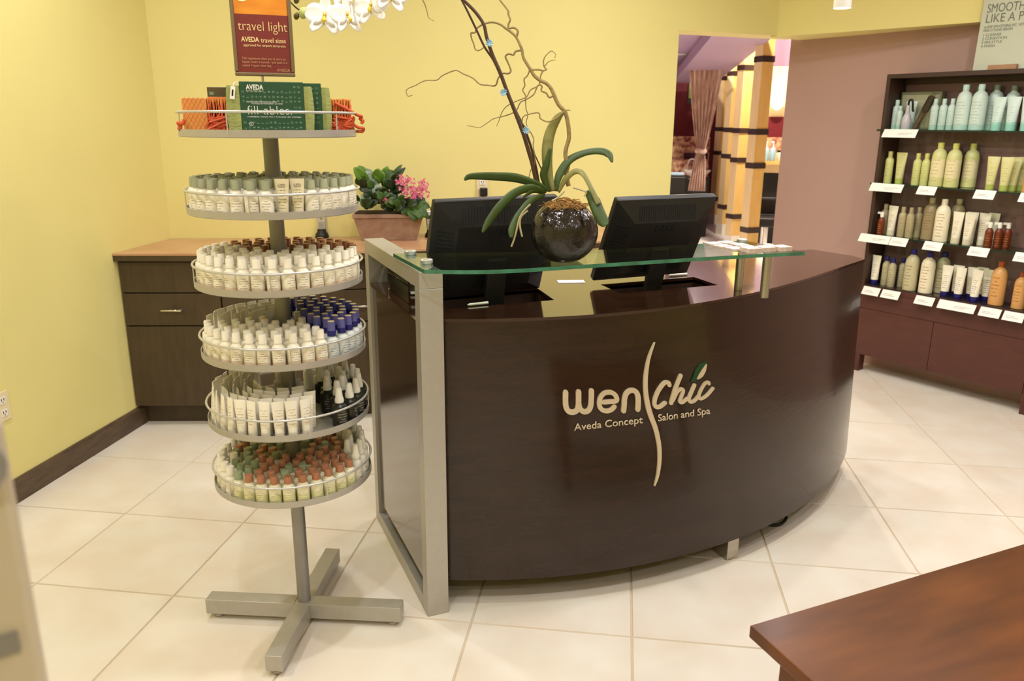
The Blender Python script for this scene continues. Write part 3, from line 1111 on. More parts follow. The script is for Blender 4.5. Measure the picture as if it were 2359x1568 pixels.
def fill(k, chooser, rings, skip=lambda x, y: False):
    items = []
    z = TZ[k] + .0062
    for ri, (rr, n, ph) in enumerate(rings):
        for i in range(n):
            a = 2 * PI * (i + ph) / n
            x, y = rr * math.cos(a), rr * math.sin(a)
            if skip(x, y):
                continue
            key = chooser(x, y, ri)
            if key:
                jx, jy = rnd.uniform(-.0008, .0008), rnd.uniform(-.0008, .0008)
                items.append([key, x + jx, y + jy, ri, a])
    RW = ['rail row', 'second row', 'third row', 'fourth row', 'inner row']
    groups = {}
    for it in items:
        groups.setdefault((it[0], it[3], it[2] < 0.0), []).append(it)
    for (key, ri, fh), g_ in groups.items():
        for n_, it in enumerate(sorted(g_, key=lambda i: i[1])):
            if len(g_) == 1:
                it.append('%s in the %s half of the %s, %s tray' % (KIND[key], 'front' if fh else 'rear', RW[ri], TRAYN[k]))
            else:
                it.append('%s, %s from left in %s half of %s, %s tray' % (KIND[key], ORD[n_], 'front' if fh else 'rear', RW[ri], TRAYN[k]))
    for it in items:
        key, x, y, ri, a, lab = it
        grp = KIND[key] + ', %s tray' % TRAYN[k]
        # print faces outward at the rail and towards the room further in
        rz = a + PI / 2 + rnd.uniform(-.5, .5) if ri == 0 else rnd.uniform(-.6, .6)
        if key.startswith('tube'):
            rz = a + PI / 2 + rnd.uniform(-.35, .35)
        place(key, SM @ Vector((x, y, z)), SRZ + rz, lab, grp)


def pole_near(x, y):
    return math.hypot(x, y) < .043


RINGS = [(.202, 34, 0), (.166, 28, .3), (.130, 22, .1), (.094, 15, .4), (.058, 9, .2)]
# second tray: sage caps, two cream tubes at the front right
def ch2(x, y, ri):
    if ri == 0 and abs(x - .028) < .02 and y < 0:
        return 'tubec'
    if ri == 0 and abs(x - .068) < .018 and y < 0:
        return 'tubec'
    return 'sage'
fill(1, ch2, RINGS)


def ch3(x, y, ri):
    if y > .035 - .25 * max(x - .02, 0) and x > -.10 - (.03 if y > .1 else 0):
        return 'brown'
    return 'frost'
fill(2, ch3, RINGS)


def ch4(x, y, ri):
    if x > .055 - .25 * y:
        return 'blue'
    if x < -.02 and y > .045 + .2 * (x + .02):
        return 'tubeb'
    if y < .06:
        return 'frost'
    return 'blue' if ri > 1 else 'tubeb'
fill(3, ch4, RINGS)


RINGS5 = [(.200, 27, .35), (.156, 21, .1), (.112, 15, .3), (.068, 8, .2)]
RINGST = [(.204, 36, .1), (.178, 31, .5), (.150, 25, .2), (.120, 20, .6), (.09, 14, .1)]


def ch5(x, y, ri):
    if x > .085 - .15 * y:
        return 'black' if y < .10 else 'mist'
    if abs(x) < .035 and .0 < y < .13:
        return 'mist' if ri == 2 else None
    return None


def ch5t(x, y, ri):
    if x < -.05 or (x < .055 and y < -.085):
        return 'tubew'
    return None


fill(4, ch5, RINGS5, skip=lambda x, y: (x < .125 and y < -.09))
fill(4, ch5t, RINGST, skip=lambda x, y: x > -.09 and y > .02)


def ch6(x, y, ri):
    if x > .145 - .1 * y:
        return 'mist'
    if x < -.165:
        return 'whitecap'
    if ri == 0:
        return 'green' if x < -.13 else ('bronze' if y < .1 else 'teal')
    q = math.sin(x * 173 + y * 311)
    if y > .06:
        return 'teal' if q > .1 else ('bronze' if q < -.4 else 'green')
    if x < -.10:
        return 'green'
    return 'bronze' if q < .82 else 'green'
fill(5, ch6, RINGS)

# tiny brand word on the two cream tubes of the second tray
INKB = mat('brown_ink', (96, 84, 64), 0.5)
for o in [o for o in COL.objects if o.get('label', '').startswith('cream squeeze tube')]:
    me = text_mesh('AVEDA', .0062, .0001, 0, 0, 1.0, 'CENTER')
    for v in me.vertices:
        x, y, zz = v.co
        v.co = (x, -.0062 - zz - .0, .074 + y)
    me.materials.clear()
    put('lettering', me, INKB, o)

# ------------------------------------------------------------------ top tray goods
z1 = TZ[0] + .0062
ORANGE = mat('orange_woven_paper', (224, 146, 70), 0.6, var=0.06, scale=60)
ORANGER = mat('red_orange_cord', (198, 82, 40), 0.6, var=0.15, scale=80)
DGREEN = mat('dark_green_carton', (38, 78, 52), 0.4, var=0.03, scale=10)
WEAVE = mat('light_green_weave', (164, 170, 96), 0.75, var=0.3, scale=90, stretch=(1, 1, 6), bump=0.5, bscale=300)
GPALE = mat('pale_green_print', (104, 136, 106), 0.5)
OLIVE = mat('olive_brown_carton', (78, 70, 42), 0.45)
WHITEINK = mat('white_print', (238, 236, 224), 0.5)


def kit(label, x, y, rz, detail=True):
    t = thing('travel_kit', label, 'travel kit', SM @ Vector((x, y, z1)), SRZ + rz, 'green boxed travel kits on the top tray')
    W2_, D2, H2 = .076, .019, .127
    put('sleeve', MB().box(-W2_, W2_, -D2, D2, 0, H2), DGREEN, t, bevel=0.0015)
    # woven pouch standing proud of the sleeve at both ends
    for sg in (-1, 1):
        m_ = MB()
        x0, x1 = (sg * (W2_ + .0005), sg * (W2_ + (.030 if sg < 0 else .02)))
        prof = []
        for i in range(9):
            k = i / 8
            zz = .002 + k * (H2 - .012)
            b_ = .004 * math.sin(k * PI)
            prof.append((zz, b_))
        for j, xx in enumerate((x0, (x0 + x1) / 2, x1)):
            for zz, b_ in prof:
                e = .0 if j < 2 else -.004
                m_.v.append((xx + sg * (b_ if j == 2 else 0), -D2 + .001 - (.003 if j == 1 else 0) + (.006 if j == 2 else 0), zz))
        for j in range(2):
            for i in range(8):
                a = j * 9 + i
                m_.f.append((a, a + 9, a + 10, a + 1))
        n0 = len(m_.v)
        for j, xx in enumerate((x0, (x0 + x1) / 2, x1)):
            for zz, b_ in prof:
                m_.v.append((xx + sg * (b_ if j == 2 else 0), D2 - .001 + (.003 if j == 1 else 0) - (.006 if j == 2 else 0), zz))
        for j in range(2):
            for i in range(8):
                a = n0 + j * 9 + i
                m_.f.append((a, a + 1, a + 10, a + 9))
        for i in range(8):
            m_.f.append((18 + i, n0 + 18 + i, n0 + 19 + i, 19 + i))
            m_.f.append((i + 1, n0 + i + 1, n0 + i, i))
        for j in range(2):
            m_.f.append((j * 9 + 8, j * 9 + 17, n0 + j * 9 + 17, n0 + j * 9 + 8))
            m_.f.append((j * 9, n0 + j * 9, n0 + j * 9 + 9, j * 9 + 9))
        if sg < 0:
            m_.f = [f[::-1] for f in m_.f]
        put('woven_pouch', m_, WEAVE, t, smooth=50)
    y_ = -D2 - .0006
    if detail:
        lettering('lettering', 'AVEDA', .0165, WHITEINK, t, (-W2_ + .016, y_, H2 - .019), fit=.041, bold=.0004)
        put('underline', MB().box(-W2_ + .016, -W2_ + .057, y_ - .0003, y_ + .0003, H2 - .0225, H2 - .0218), WHITEINK, t)
        lettering('lettering', 'TRAVEL WITH THE EARTH IN MIND', .0042, WHITEINK, t, (-W2_ + .014, y_, .0775), fit=.072)
        lettering('lettering', 'VOYAGEZ EN HONORANT LA TERRE', .0042, WHITEINK, t, (-W2_ + .026, y_, .0735), fit=.074)
        lettering('lettering', 'fill-ables.', .031, WHITEINK, t, (-W2_ + .014, y_, .049), fit=.106, bold=-.0006)
        lettering('lettering', 'refillable travel kit / trousse de voyage', .0042, WHITEINK, t, (-W2_ + .014, y_, .0425), fit=.128)
        put('emblem', MB().tube([(-W2_ + .022 + .0045 * math.cos(a * PI / 8), y_, .0265 + .0045 * math.sin(a * PI / 8)) for a in range(16)], .0004, 4, closed=True), WHITEINK, t)
        lettering('lettering', 'c', .008, WHITEINK, t, (-W2_ + .0202, y_, .0248))
    # rows of small pictograms, pale on the field and white along the foot
    ic = MB()
    wc = MB()
    r_ = random.Random(3)
    rows = [H2 - .012, H2 - .024, H2 - .036, H2 - .046, .066, .056, .030, .018] if detail else [H2 - .012 * (i + 1) for i in range(8)]
    for ri, zz in enumerate(rows):
        for i in range(15):
            xx = -W2_ + .008 + i * .0102
            if detail and (xx < .045 and ri in (0, 4, 5)) or (xx > W2_ - .006):
                continue
            t_ = r_.random()
            s_ = .0028
            if t_ < .35:
                ic.box(xx - s_, xx + s_, y_, y_ + .0004, zz - s_ * .6, zz + s_ * .6)
                ic.box(xx - s_ * .4, xx + s_ * .4, y_, y_ + .0004, zz + s_ * .6, zz + s_)
            elif t_ < .6:
                ic.box(xx - s_ * .9, xx - s_ * .3, y_, y_ + .0004, zz - s_, zz + s_)
                ic.box(xx + s_ * .3, xx + s_ * .9, y_, y_ + .0004, zz - s_, zz + s_)
            elif t_ < .8:
                ic.box(xx - s_ * 1.1, xx + s_ * 1.1, y_, y_ + .0004, zz - s_ * .25, zz + s_ * .25)
                ic.box(xx - s_ * .25, xx + s_ * .25, y_, y_ + .0004, zz - s_, zz + s_)
            else:
                ic.box(xx - s_, xx + s_, y_, y_ + .0004, zz - s_, zz - s_ * .3)
    for i in range(14):
        xx = -W2_ + .008 + i * .0108
        hh = .003 + .003 * r_.random()
        wc.box(xx - .0034, xx + .0034, y_, y_ + .0004, .002, .002 + hh * .7)
        wc.box(xx - .0016, xx + .0016, y_, y_ + .0004, .002 + hh * .7, .002 + hh * 1.3)
    p1 = put('pictograms', ic, GPALE, t)
    p1['kind'] = 'stuff'
    p2_ = put('white_pictograms', wc, WHITEINK, t)
    p2_['kind'] = 'stuff'
    # zip tag
    return t


k1 = kit('front green boxed travel kit with white lettering on the top tray', .012, -.118, R(-1))
k2 = kit('second green boxed travel kit half hidden behind the first on the top tray', .058, -.074, R(-1), False)
tg = thing('hang_tag', 'small white printed tag hanging at the left of the front green kit', 'tag', SM @ Vector((-.082, -.147, z1 + .085)), SRZ)
put('paper', MB().box(-.0055, .0055, 0, .0006, 0, .030, Matrix.Rotation(R(8), 4, 'Y')), WHITEC, tg)
put('loop', MB().tube(smooth_pts([(.004, .0003, .029), (.008, .004, .038), (.016, .008, .040), (.012, .012, .030)], 4), .0008, 5), WHITEC, tg)
put('print', MB().box(-.002, .002, -.0004, -.0001, .007, .022, Matrix.Rotation(R(8), 4, 'Y')), BLACKP, tg)

bx = thing('gift_carton', 'olive brown flat carton behind the left orange pouch', 'box', SM @ Vector((-.098, .028, z1)), SRZ + R(-4))
put('carton', MB().box(-.05, .035, -.012, .012, 0, .118), OLIVE, bx, bevel=0.001)
put('print', MB().box(-.045, -.034, -.0126, -.0121, .098, .106), GPALE, bx)
put('ribbon_knot', MB().tube(smooth_pts([(.03, -.002, .118), (.038, -.006, .123), (.046, 0, .121), (.052, .003, .113), (.06, -.003, .108)], 5), .003, 6), BLACKP, bx, smooth=60)


def cord(r_, x0, x1, y0, y1, z_, n):
    """One tangled cord lying in the given box."""
    pts = [(r_.uniform(x0, x1), r_.uniform(y0, y1), r_.uniform(z_[0], z_[1])) for _ in range(n)]
    return smooth_pts(pts, 5)


def pouch(label, x, y, rz, w_, flat, seed):
    t = thing('folded_pouch', label, 'pouch', SM @ Vector((x, y, z1)), SRZ + rz, 'orange folded paper pouches on the top tray')
    r_ = random.Random(seed)
    H2 = .092
    hw = w_ / 2
    xs = -hw
    if flat:
        fp = put('face_panel', MB().box(-hw, -hw + flat, -.05, .03, 0, H2 - .004), ORANGE, t, bevel=0.001)
        dm = MB()
        for i in range(5):
            for j in range(5):
                cx, cz = -hw + .008 + i * (flat - .016) / 4 + (j % 2) * 0, .009 + j * .018
                s1, s2 = (flat - .016) / 8, .009
                P_ = [(cx - s1, -.0505, cz), (cx, -.0505, cz + s2), (cx + s1, -.0505, cz), (cx, -.0505, cz - s2)]
                for a in range(4):
                    dm.cyl(P_[a], P_[(a + 1) % 4], .0003, 4)
        o_ = put('diamond_lines', dm, mat('dark_orange_line', (184, 106, 44), 0.6), fp)
        o_['kind'] = 'stuff'
        xs = -hw + flat + .001
    n = max(5, int((hw - xs) / .0065))
    for i in range(n):
        a = xs + (hw - xs) * i / n
        put('pleat', MB().add([(a, -.048 + r_.uniform(0, .006), .012), (a + .0022, -.048, .012), (a + .0022, .03, .0), (a, .03, 0),
                               (a + r_.uniform(-.002, .002), -.045, H2 - r_.uniform(0, .006)), (a + .003, -.045, H2), (a + .0025, .03, H2), (a, .03, H2)],
                              [(0, 3, 2, 1), (4, 5, 6, 7), (0, 1, 5, 4), (1, 2, 6, 5), (2, 3, 7, 6), (3, 0, 4, 7)]), ORANGE, t)
    for i in range(9):
        put('cord', MB().tube(cord(r_, xs - .002, hw + .002, -.062, -.052, (.005, .045), 7), .0032, 6), ORANGER, t, smooth=60)
    for i in range(5):
        a = xs + (hw - xs) * (i + .5) / 5
        put('cord', MB().tube(smooth_pts([(a, -.051, .075), (a + r_.uniform(-.006, .006), -.056, .055), (a + r_.uniform(-.01, .01), -.058, .03)], 5), .0024, 6), ORANGER, t, smooth=60)
    return t


pl_ = pouch('orange folded pouch with diamond lines and red cords at the left of the top tray', -.146, -.022, R(-4), .112, .058, 5)
put('tassel', MB().tube(smooth_pts([(-.054, -.05, .035), (-.060, -.053, .026), (-.068, -.052, .028), (-.064, -.048, .018), (-.070, -.05, .012)], 5), .005, 7), ORANGER, pl_, smooth=60)
pr_ = pouch('orange pleated pouch with knotted red cords at the right of the top tray', .182, .012, R(8), .058, 0, 9)
put('cord_knot', MB().tube(smooth_pts([(-.02, -.055, .08), (.01, -.058, .066), (.04, -.056, .05), (.052, -.05, .047), (.048, -.046, .040), (.056, -.05, .036), (.05, -.05, .028)], 5), .0042, 7), ORANGER, pr_, smooth=60)
put('cord_knot', MB().tube(smooth_pts([(.02, -.058, .03), (.04, -.058, .018), (.055, -.054, .016), (.052, -.05, .008), (.036, -.055, .008)], 5), .0042, 7), ORANGER, pr_, smooth=60)

# ------------------------------------------------------------------ sign above the spinner
SIGNR = mat('dark_red_poster', (122, 44, 36), 0.45)
SUNSET = mat('sunset_print', (236, 158, 44), 0.5, var=0.2, scale=9, stretch=(1, 1, 4), col2=(214, 120, 20))
SUN = mat('pale_sun_print', (255, 232, 170), 0.5)
SIGNT = mat('pale_yellow_print', (244, 214, 150), 0.5)
SIGNT2 = mat('dim_print', (208, 150, 110), 0.5)
SFRAME = mat('dark_silver_frame', (150, 132, 108), 0.25, metal=0.7)
sg = thing('counter_sign', 'framed dark red travel sign with sunset on top of the spinner', 'sign', SM @ Vector((0, 0, 1.50)), SRZ + R(3))
put('stem', MB().cyl((-.008, 0, -.018), (-.008, 0, .130), .0035, 10), STEEL, sg, smooth=40)
SB, SH, SW = .128, .30, .0755
put('backing', MB().box(-SW + .002, SW - .002, 0.0, .004, SB + .002, SB + SH - .002), STEELD, sg)
put('poster', MB().box(-SW + .010, SW - .010, -.002, -.0002, SB + .010, SB + .150), SIGNR, sg)
so = put('sunset_picture', MB().box(-SW + .010, SW - .010, -.002, -.0002, SB + .1502, SB + SH - .010), SUNSET, sg)
put('sun_disc', MB().lathe([(.016, 0), (.016, .0004)], 20, Matrix.Translation((-.045, -.0021, SB + .195)) @ Matrix.Rotation(R(90), 4, 'X')), SUN, so)
for (x0, x1, za, zb_) in ((-SW, SW, SB, SB + .0095), (-SW, SW, SB + SH - .0095, SB + SH), (-SW, -SW + .0095, SB + .0097, SB + SH - .0097), (SW - .0095, SW, SB + .0097, SB + SH - .0097)):
    put('frame_bar', MB().box(x0, x1, -.006, .0045, za, zb_), SFRAME, sg, bevel=0.0025)
yy = -.0025
lettering('lettering', 'travel light', .034, SIGNT, sg, (-SW + .016, yy, SB + 0.1110), fit=.121, bold=-.0005)
lettering('lettering', 'AVEDA', .0165, SIGNT, sg, (-SW + .022, yy, SB + 0.0841), fit=.044, bold=.0003)
lettering('lettering', 'travel sizes', .0165, SIGNT, sg, (-SW + .070, yy, SB + 0.0831), fit=.062)
lettering('lettering', 'approved for airport carry-ons', .009, SIGNT, sg, (-SW + .026, yy, SB + 0.0727), fit=.104)
lettering('lettering', 'TSA regulations allow you to carry on', .0085, SIGNT2, sg, (-SW + .020, yy, SB + 0.0406), fit=.108)
lettering('lettering', 'liquids under 3 ounces - just pack in a', .0085, SIGNT2, sg, (-SW + .020, yy, SB + 0.0321), fit=.112)
lettering('lettering', 'sealed 1-quart clear bag.', .0085, SIGNT2, sg, (-SW + .020, yy, SB + 0.0236), fit=.072)
lettering('lettering', 'AVEDA', .0105, SIGNT2, sg, (SW - .046, yy, SB + 0.0123), fit=.033)

# ================================================================== WALL DISPLAY UNIT (right)
un = thing('display_shelf_unit', 'dark wood wall shelving with glass shelves and maroon base cabinet', 'shelf unit', UNIT, URZ)
UX0, UX1 = -1.012, 0.09
DECK = 0.553
SHZ = [1.486, 1.175, 0.868]
put('side_panel', MB().box(UX0, UX0 + .022, 0.0, .196, DECK + .0002, 1.772), SHELFDARK, un, bevel=0.001)
put('side_panel', MB().box(UX1 - .022, UX1, 0.0, .196, DECK + .0002, 1.772), SHELFDARK, un, bevel=0.001)
put('top_board', MB().box(UX0, UX1, 0.0, .196, 1.7722, 1.796), SHELFDARK, un, bevel=0.001)
put('top_rail', MB().box(UX0 + .023, UX1 - .023, .165, .195, 1.745, 1.772), SHELFDARK, un)
put('back_panel', MB().box(UX0 + .023, UX1 - .023, .186, .196, DECK + .0002, 1.744), mat('dark_mauve_back_board', (118, 88, 80), 0.5), un)
put('deck', MB().box(UX0, UX1, -.005, .196, DECK - .03, DECK), MAROON, un, bevel=0.001)
put('deck_glass', MB().box(UX0 + .024, UX1 - .024, -.004, .184, DECK + .0003, DECK + .005), mat('dark_deck_laminate', (52, 44, 38), 0.15), un)
put('fascia', MB().box(UX0, UX1, 0.0, .02, 0.41, DECK - .0302), MAROON, un)
put('cabinet_body', MB().box(UX0 + .002, UX1 - .002, .0205, .196, 0.112, DECK - .0302), MAROON, un)
put('cabinet_door', MB().box(UX0, -0.5405, 0.0, .02, 0.112, 0.4075), MAROON, un, bevel=0.001)
put('cabinet_door', MB().box(-0.5375, -0.022, 0.0, .02, 0.112, 0.4075), MAROON, un, bevel=0.001)
put('cabinet_door', MB().box(-0.019, UX1, 0.0, .02, 0.112, 0.4075), MAROON, un, bevel=0.001)
for x0 in (UX0, -0.02):
    put('leg', MB().box(x0, x0 + .05, 0.0, .06, 0, 0.1118), MAROON, un)
for z in SHZ:
    sh = put('glass_shelf', MB().box(UX0 + .0225, UX1 - .0225, -.014, .183, z - .008, z), SHELFGLASS, un)
    put('shelf_edge', MB().box(UX0 - .012, UX1 + .012, -.0185, -.0145, z - .009, z + .0005), mat('dark_green_shelf_edge', (26, 44, 38), 0.15), sh)
    put('peg', MB().cyl((UX0 - .012, -.01, z - .004), (UX0 + .03, -.01, z - .004), .005, 8), BLACKP, sh)

# price cards
CARDINK = mat('grey_card_print', (176, 168, 160), 0.6)
CARDS = [(0, [(-0.975, -0.774)]), (1, [(-1.012, -0.813), (-0.726, -0.621), (-0.414, -0.309), (-.19, -.08)]),
         (2, [(-1.042, -0.849), (-0.846, -0.742), (-0.646, -0.542), (-0.397, -0.293), (-.165, -.06)]),
         (3, [(-0.978, -0.87), (-0.856, -0.745), (-0.65, -0.541), (-0.515, -0.313), (-0.29, -0.182), (-0.168, -0.066)])]
SHN = ['top', 'second', 'third', 'bottom']
for si, lst in CARDS:
    z = (SHZ + [DECK - .004])[si]
    for n_, (a, b) in enumerate(lst):
        wide = (b - a) > .15
        lab = '%s white price card, %s from left on the %s display shelf edge' % ('long' if wide else 'short', ORD[n_], SHN[si])
        if si == 0:
            lab = 'single long white price card on the top display shelf edge'
        t = thing('price_card', lab, 'price card', UM @ Vector(((a + b) / 2, -.0195, z - .002)), URZ, 'price cards on the display shelves')
        tilt = Matrix.Rotation(R(-32), 4, 'X')
        hw = (b - a) / 2
        put('card', MB().box(-hw, hw, -.0022, -.0010, -.050, .004, tilt), WHITEC, t)
        pm = MB()
        for r_, (k0, k1) in enumerate(((-.1, .7), (-.1, .45)) if wide else ((-.7, .1), (-.7, .4))):
            x = k0 * hw
            while x < k1 * hw:
                l_ = random.uniform(.003, .008)
                pm.box(x, x + l_, -.0026, -.0023, -.024 - r_ * .009, -.0205 - r_ * .009, tilt)
                x += l_ + .002
        put('print', pm, CARDINK, t)['kind'] = 'stuff'

# container prototypes for the shelves
AQUA = print_mat('aqua_bottle', (196, 216, 206), (169, 189, 181), .04, .12, 6, .012, band=(.0, .03), bandcol=(168, 202, 190))
AQUAL = print_mat('aqua_litre_bottle', (200, 216, 204), (165, 185, 176), .03, .16, 8, .024, band=(.0, .03), bandcol=(168, 202, 190))
AQUAC = mat('aqua_cap', (186, 212, 200), 0.35)
AQUAD = mat('dull_green_cap', (120, 138, 108), 0.4)
LIME = print_mat('lime_bottle', (206, 206, 132), (173, 174, 107), .04, .12, 6, .012)
LIMEL = print_mat('lime_litre_bottle', (206, 204, 138), (196, 178, 127), .03, .16, 7, .022, band=(.05, .15), bandcol=(224, 212, 164))
LIMEC = mat('lime_cap', (196, 192, 104), 0.35)
GREIGE = print_mat('greige_bottle', (178, 164, 126), (144, 129, 97), .04, .12, 6, .012)
GREIGEL = print_mat('greige_litre_bottle', (150, 132, 96), (124, 104, 72), .06, .17, 7, .024)
CREAML = print_mat('cream_litre_bottle', (236, 226, 194), (186, 156, 123), .03, .17, 8, .022)
GREIGEC = mat('greige_cap', (172, 156, 118), 0.4)
CREAMC = mat('cream_cap', (224, 212, 184), 0.4)
CLEARY = print_mat('clear_yellowish_bottle', (186, 178, 140), (141, 137, 107), .03, .12, 6, .012)
CLEARYL = print_mat('clear_yellowish_litre', (196, 186, 146), (146, 138, 110), .03, .16, 7, .022)
AMBER = print_mat('amber_bottle', (112, 46, 16), (174, 117, 76), .01, .07, 5, .011)
PEACHL = print_mat('peach_litre_bottle', (214, 160, 96), (168, 114, 65), .05, .17, 6, .022)
RUSTC = mat('rust_cap', (150, 70, 30), 0.35)
TAQUA = print_mat('aqua_tube', (204, 222, 212), (172, 193, 184), .05, .13, 6, .012, band=(.0, .045), bandcol=(160, 206, 190))
TLIME = print_mat('lime_tube', (210, 204, 140), (175, 170, 114), .05, .13, 6, .012)
TCREAM = print_mat('cream_shelf_tube', (234, 226, 200), (185, 158, 130), .05, .13, 7, .014)
TBLUE = print_mat('white_shelf_tube', (240, 232, 208), (156, 150, 151), .05, .13, 7, .014)
LIMETC = mat('lime_tube_cap', (178, 190, 96), 0.35)


def shelf_bottle(key, name, bm_, cm, r, hb, hs, hc, cr):
    b = MB().lathe([(r * .92, 0), (r, .003), (r, hb), (r * .95, hb + (hs - hb) * .35), (r * .78, hb + (hs - hb) * .75), (cr * 1.05, hs), (cr * .9, hs + .002), (cr * .9, hs + .006)], 20).mesh('body', 38)
    b.materials.append(bm_)
    c = MB().lathe([(cr, hs + .0062), (cr, hc - .002), (cr * .9, hc)], 16).mesh('cap', 38)
    c.materials.append(cm)
    PROTO[key] = (name, 'bottle', [('body', b), ('cap', c)])


for kk, b1, l1, c1 in (('aqua', AQUA, AQUAL, AQUAC), ('aquad', AQUA, AQUAL, AQUAD), ('lime', LIME, LIMEL, LIMEC), ('greige', GREIGE, GREIGEL, GREIGEC), ('cream', CREAML, CREAML, CREAMC), ('navy', CLEARY, CLEARYL, BLUE), ('peach', PEACHL, PEACHL, RUSTC)):
    shelf_bottle(kk + '_s', 'shampoo_bottle', b1, c1, .0225, .128, .146, .180, .0125)
    shelf_bottle(kk + '_l', 'litre_bottle', l1, c1, .0385, .160, .205, .240, .0165)
shelf_bottle('navycream_l', 'litre_bottle', CREAML, BLUE, .0385, .160, .205, .240, .0165)
tube_proto('aqua_t', 'shampoo_tube', TAQUA, mat('aqua_tube_cap', (150, 206, 190), .3), .024, .068, .172, .032)
tube_proto('lime_t', 'shampoo_tube', TLIME, LIMETC, .022, .064, .180, .03)
tube_proto('cream_t', 'shampoo_tube', TCREAM, CREAMC, .0225, .064, .176, .03)
tube_proto('navy_t', 'shampoo_tube', TBLUE, BLUE, .0215, .060, .180, .03)
b = MB().lathe([(.018, 0), (.0195, .003), (.0195, .078), (.017, .088), (.0105, .096), (.0095, .100)], 16).mesh('body', 38)
b.materials.append(AMBER)
c = MB().lathe([(.0105, .1005), (.0105, .126), (.008, .130)], 14).box(-.026, -.004, -.006, .006, .118, .129).mesh('spray_head', 38)
c.materials.append(WHITEP)
PROTO['amber'] = ('spray_bottle', 'spray bottle', [('body', b), ('spray_head', c)])

SL = {'aqua_s': 'slim aqua bottle', 'aqua_l': 'large aqua bottle', 'aquad_l': 'large aqua bottle with dull green cap', 'aqua_t': 'aqua tube', 'lime_s': 'slim lime bottle', 'lime_l': 'large lime bottle',
      'lime_t': 'lime tube', 'greige_s': 'slim greige bottle', 'greige_l': 'large greige bottle', 'cream_l': 'large cream bottle', 'cream_t': 'cream tube', 'navy_s': 'slim clear bottle with blue cap',
      'navy_l': 'large clear bottle with blue cap', 'navycream_l': 'large cream bottle with blue cap', 'navy_t': 'white tube standing on its blue cap', 'amber': 'small amber spray bottle', 'peach_l': 'large peach bottle with rust cap'}
ITEMS = [
    (0, [('aqua_s', -.966, .07, .93), ('aqua_s', -.930, .045, .74), ('aqua_t', -.888, .085, .92), ('aqua_s', -.737, .06, .94), ('aqua_s', -.689, .06, .94), ('aqua_s', -.643, .06, .94),
         ('aqua_l', -.578, .05, 1), ('aquad_l', -.545, .135, .97), ('aqua_l', -.497, .05, 1), ('aquad_l', -.455, .135, 1), ('aquad_l', -.37, .14, .97), ('aqua_t', -.398, .055, 1), ('aqua_t', -.326, .055, 1), ('aqua_t', -.254, .055, 1), ('aqua_t', -.18, .055, 1)]),
    (1, [('lime_s', -.962, .06, 1.03), ('lime_t', -.897, .07, 1), ('lime_s', -.788, .05, 1), ('lime_s', -.738, .05, 1), ('lime_s', -.775, .13, 1), ('lime_s', -.718, .13, 1), ('lime_l', -.668, .05, 1.01), ('lime_l', -.585, .05, 1.0),
         ('lime_l', -.622, .135, 1), ('lime_l', -.53, .135, 1), ('lime_t', -.375, .045, .98), ('lime_t', -.303, .04, .98), ('lime_t', -.283, .092, .98), ('lime_t', -.262, .146, .98), ('peach_l', -.185, .05, .8)]),
    (2, [('greige_s', -.964, .09, 1.0), ('amber', -.952, .035, 1.05), ('cream_t', -.900, .06, 1), ('greige_s', -.832, .05, .98), ('greige_s', -.784, .05, .98), ('greige_s', -.765, .105, .98), ('greige_s', -.715, .125, .98), ('greige_l', -.680, .07, 1.0),
         ('cream_l', -.598, .045, 1.0), ('greige_l', -.558, .13, 1.0), ('cream_t', -.512, .045, 1), ('cream_t', -.448, .045, 1), ('cream_t', -.462, .1, 1), ('cream_t', -.395, .1, 1), ('cream_t', -.37, .152, 1), ('amber', -.338, .045, 1.05), ('amber', -.300, .07, 1.05), ('amber', -.268, .10, 1.05)]),
    (3, [('navy_t', -.958, .05, 1), ('navy_s', -.902, .07, 1), ('navy_s', -.852, .05, .98), ('navy_s', -.815, .10, .98), ('navy_s', -.765, .115, .98), ('navy_l', -.735, .05, 1.02), ('navycream_l', -.640, .05, 1.0), ('navy_l', -.592, .13, 1.0),
         ('navy_t', -.528, .05, 1), ('navy_t', -.490, .10, 1), ('navy_t', -.448, .04, 1), ('navy_t', -.410, .10, 1), ('navy_t', -.358, .035, 1), ('navy_t', -.325, .10, 1), ('navy_t', -.38, .145, 1), ('peach_l', -.252, .055, 1.0), ('peach_l', -.14, .055, .82)])]
for si, lst in ITEMS:
    z = (SHZ + [DECK + .005])[si] + .0004
    cnt = {}
    for it in sorted(lst, key=lambda i: i[1]):
        cnt.setdefault(it[0], []).append(it)
    for key, its in cnt.items():
        for n_, (kk, s_, dp, sc) in enumerate(its):
            if len(its) == 1:
                lab = '%s on the %s display shelf' % (SL[key], SHN[si])
            else:
                lab = '%s, %s from left on %s display shelf' % (SL[key], ORD[n_], SHN[si])
            place(key, UM @ Vector((s_, dp, z)), URZ + random.uniform(-.15, .15), lab, SL[key] + 's on the %s display shelf' % SHN[si], sc)

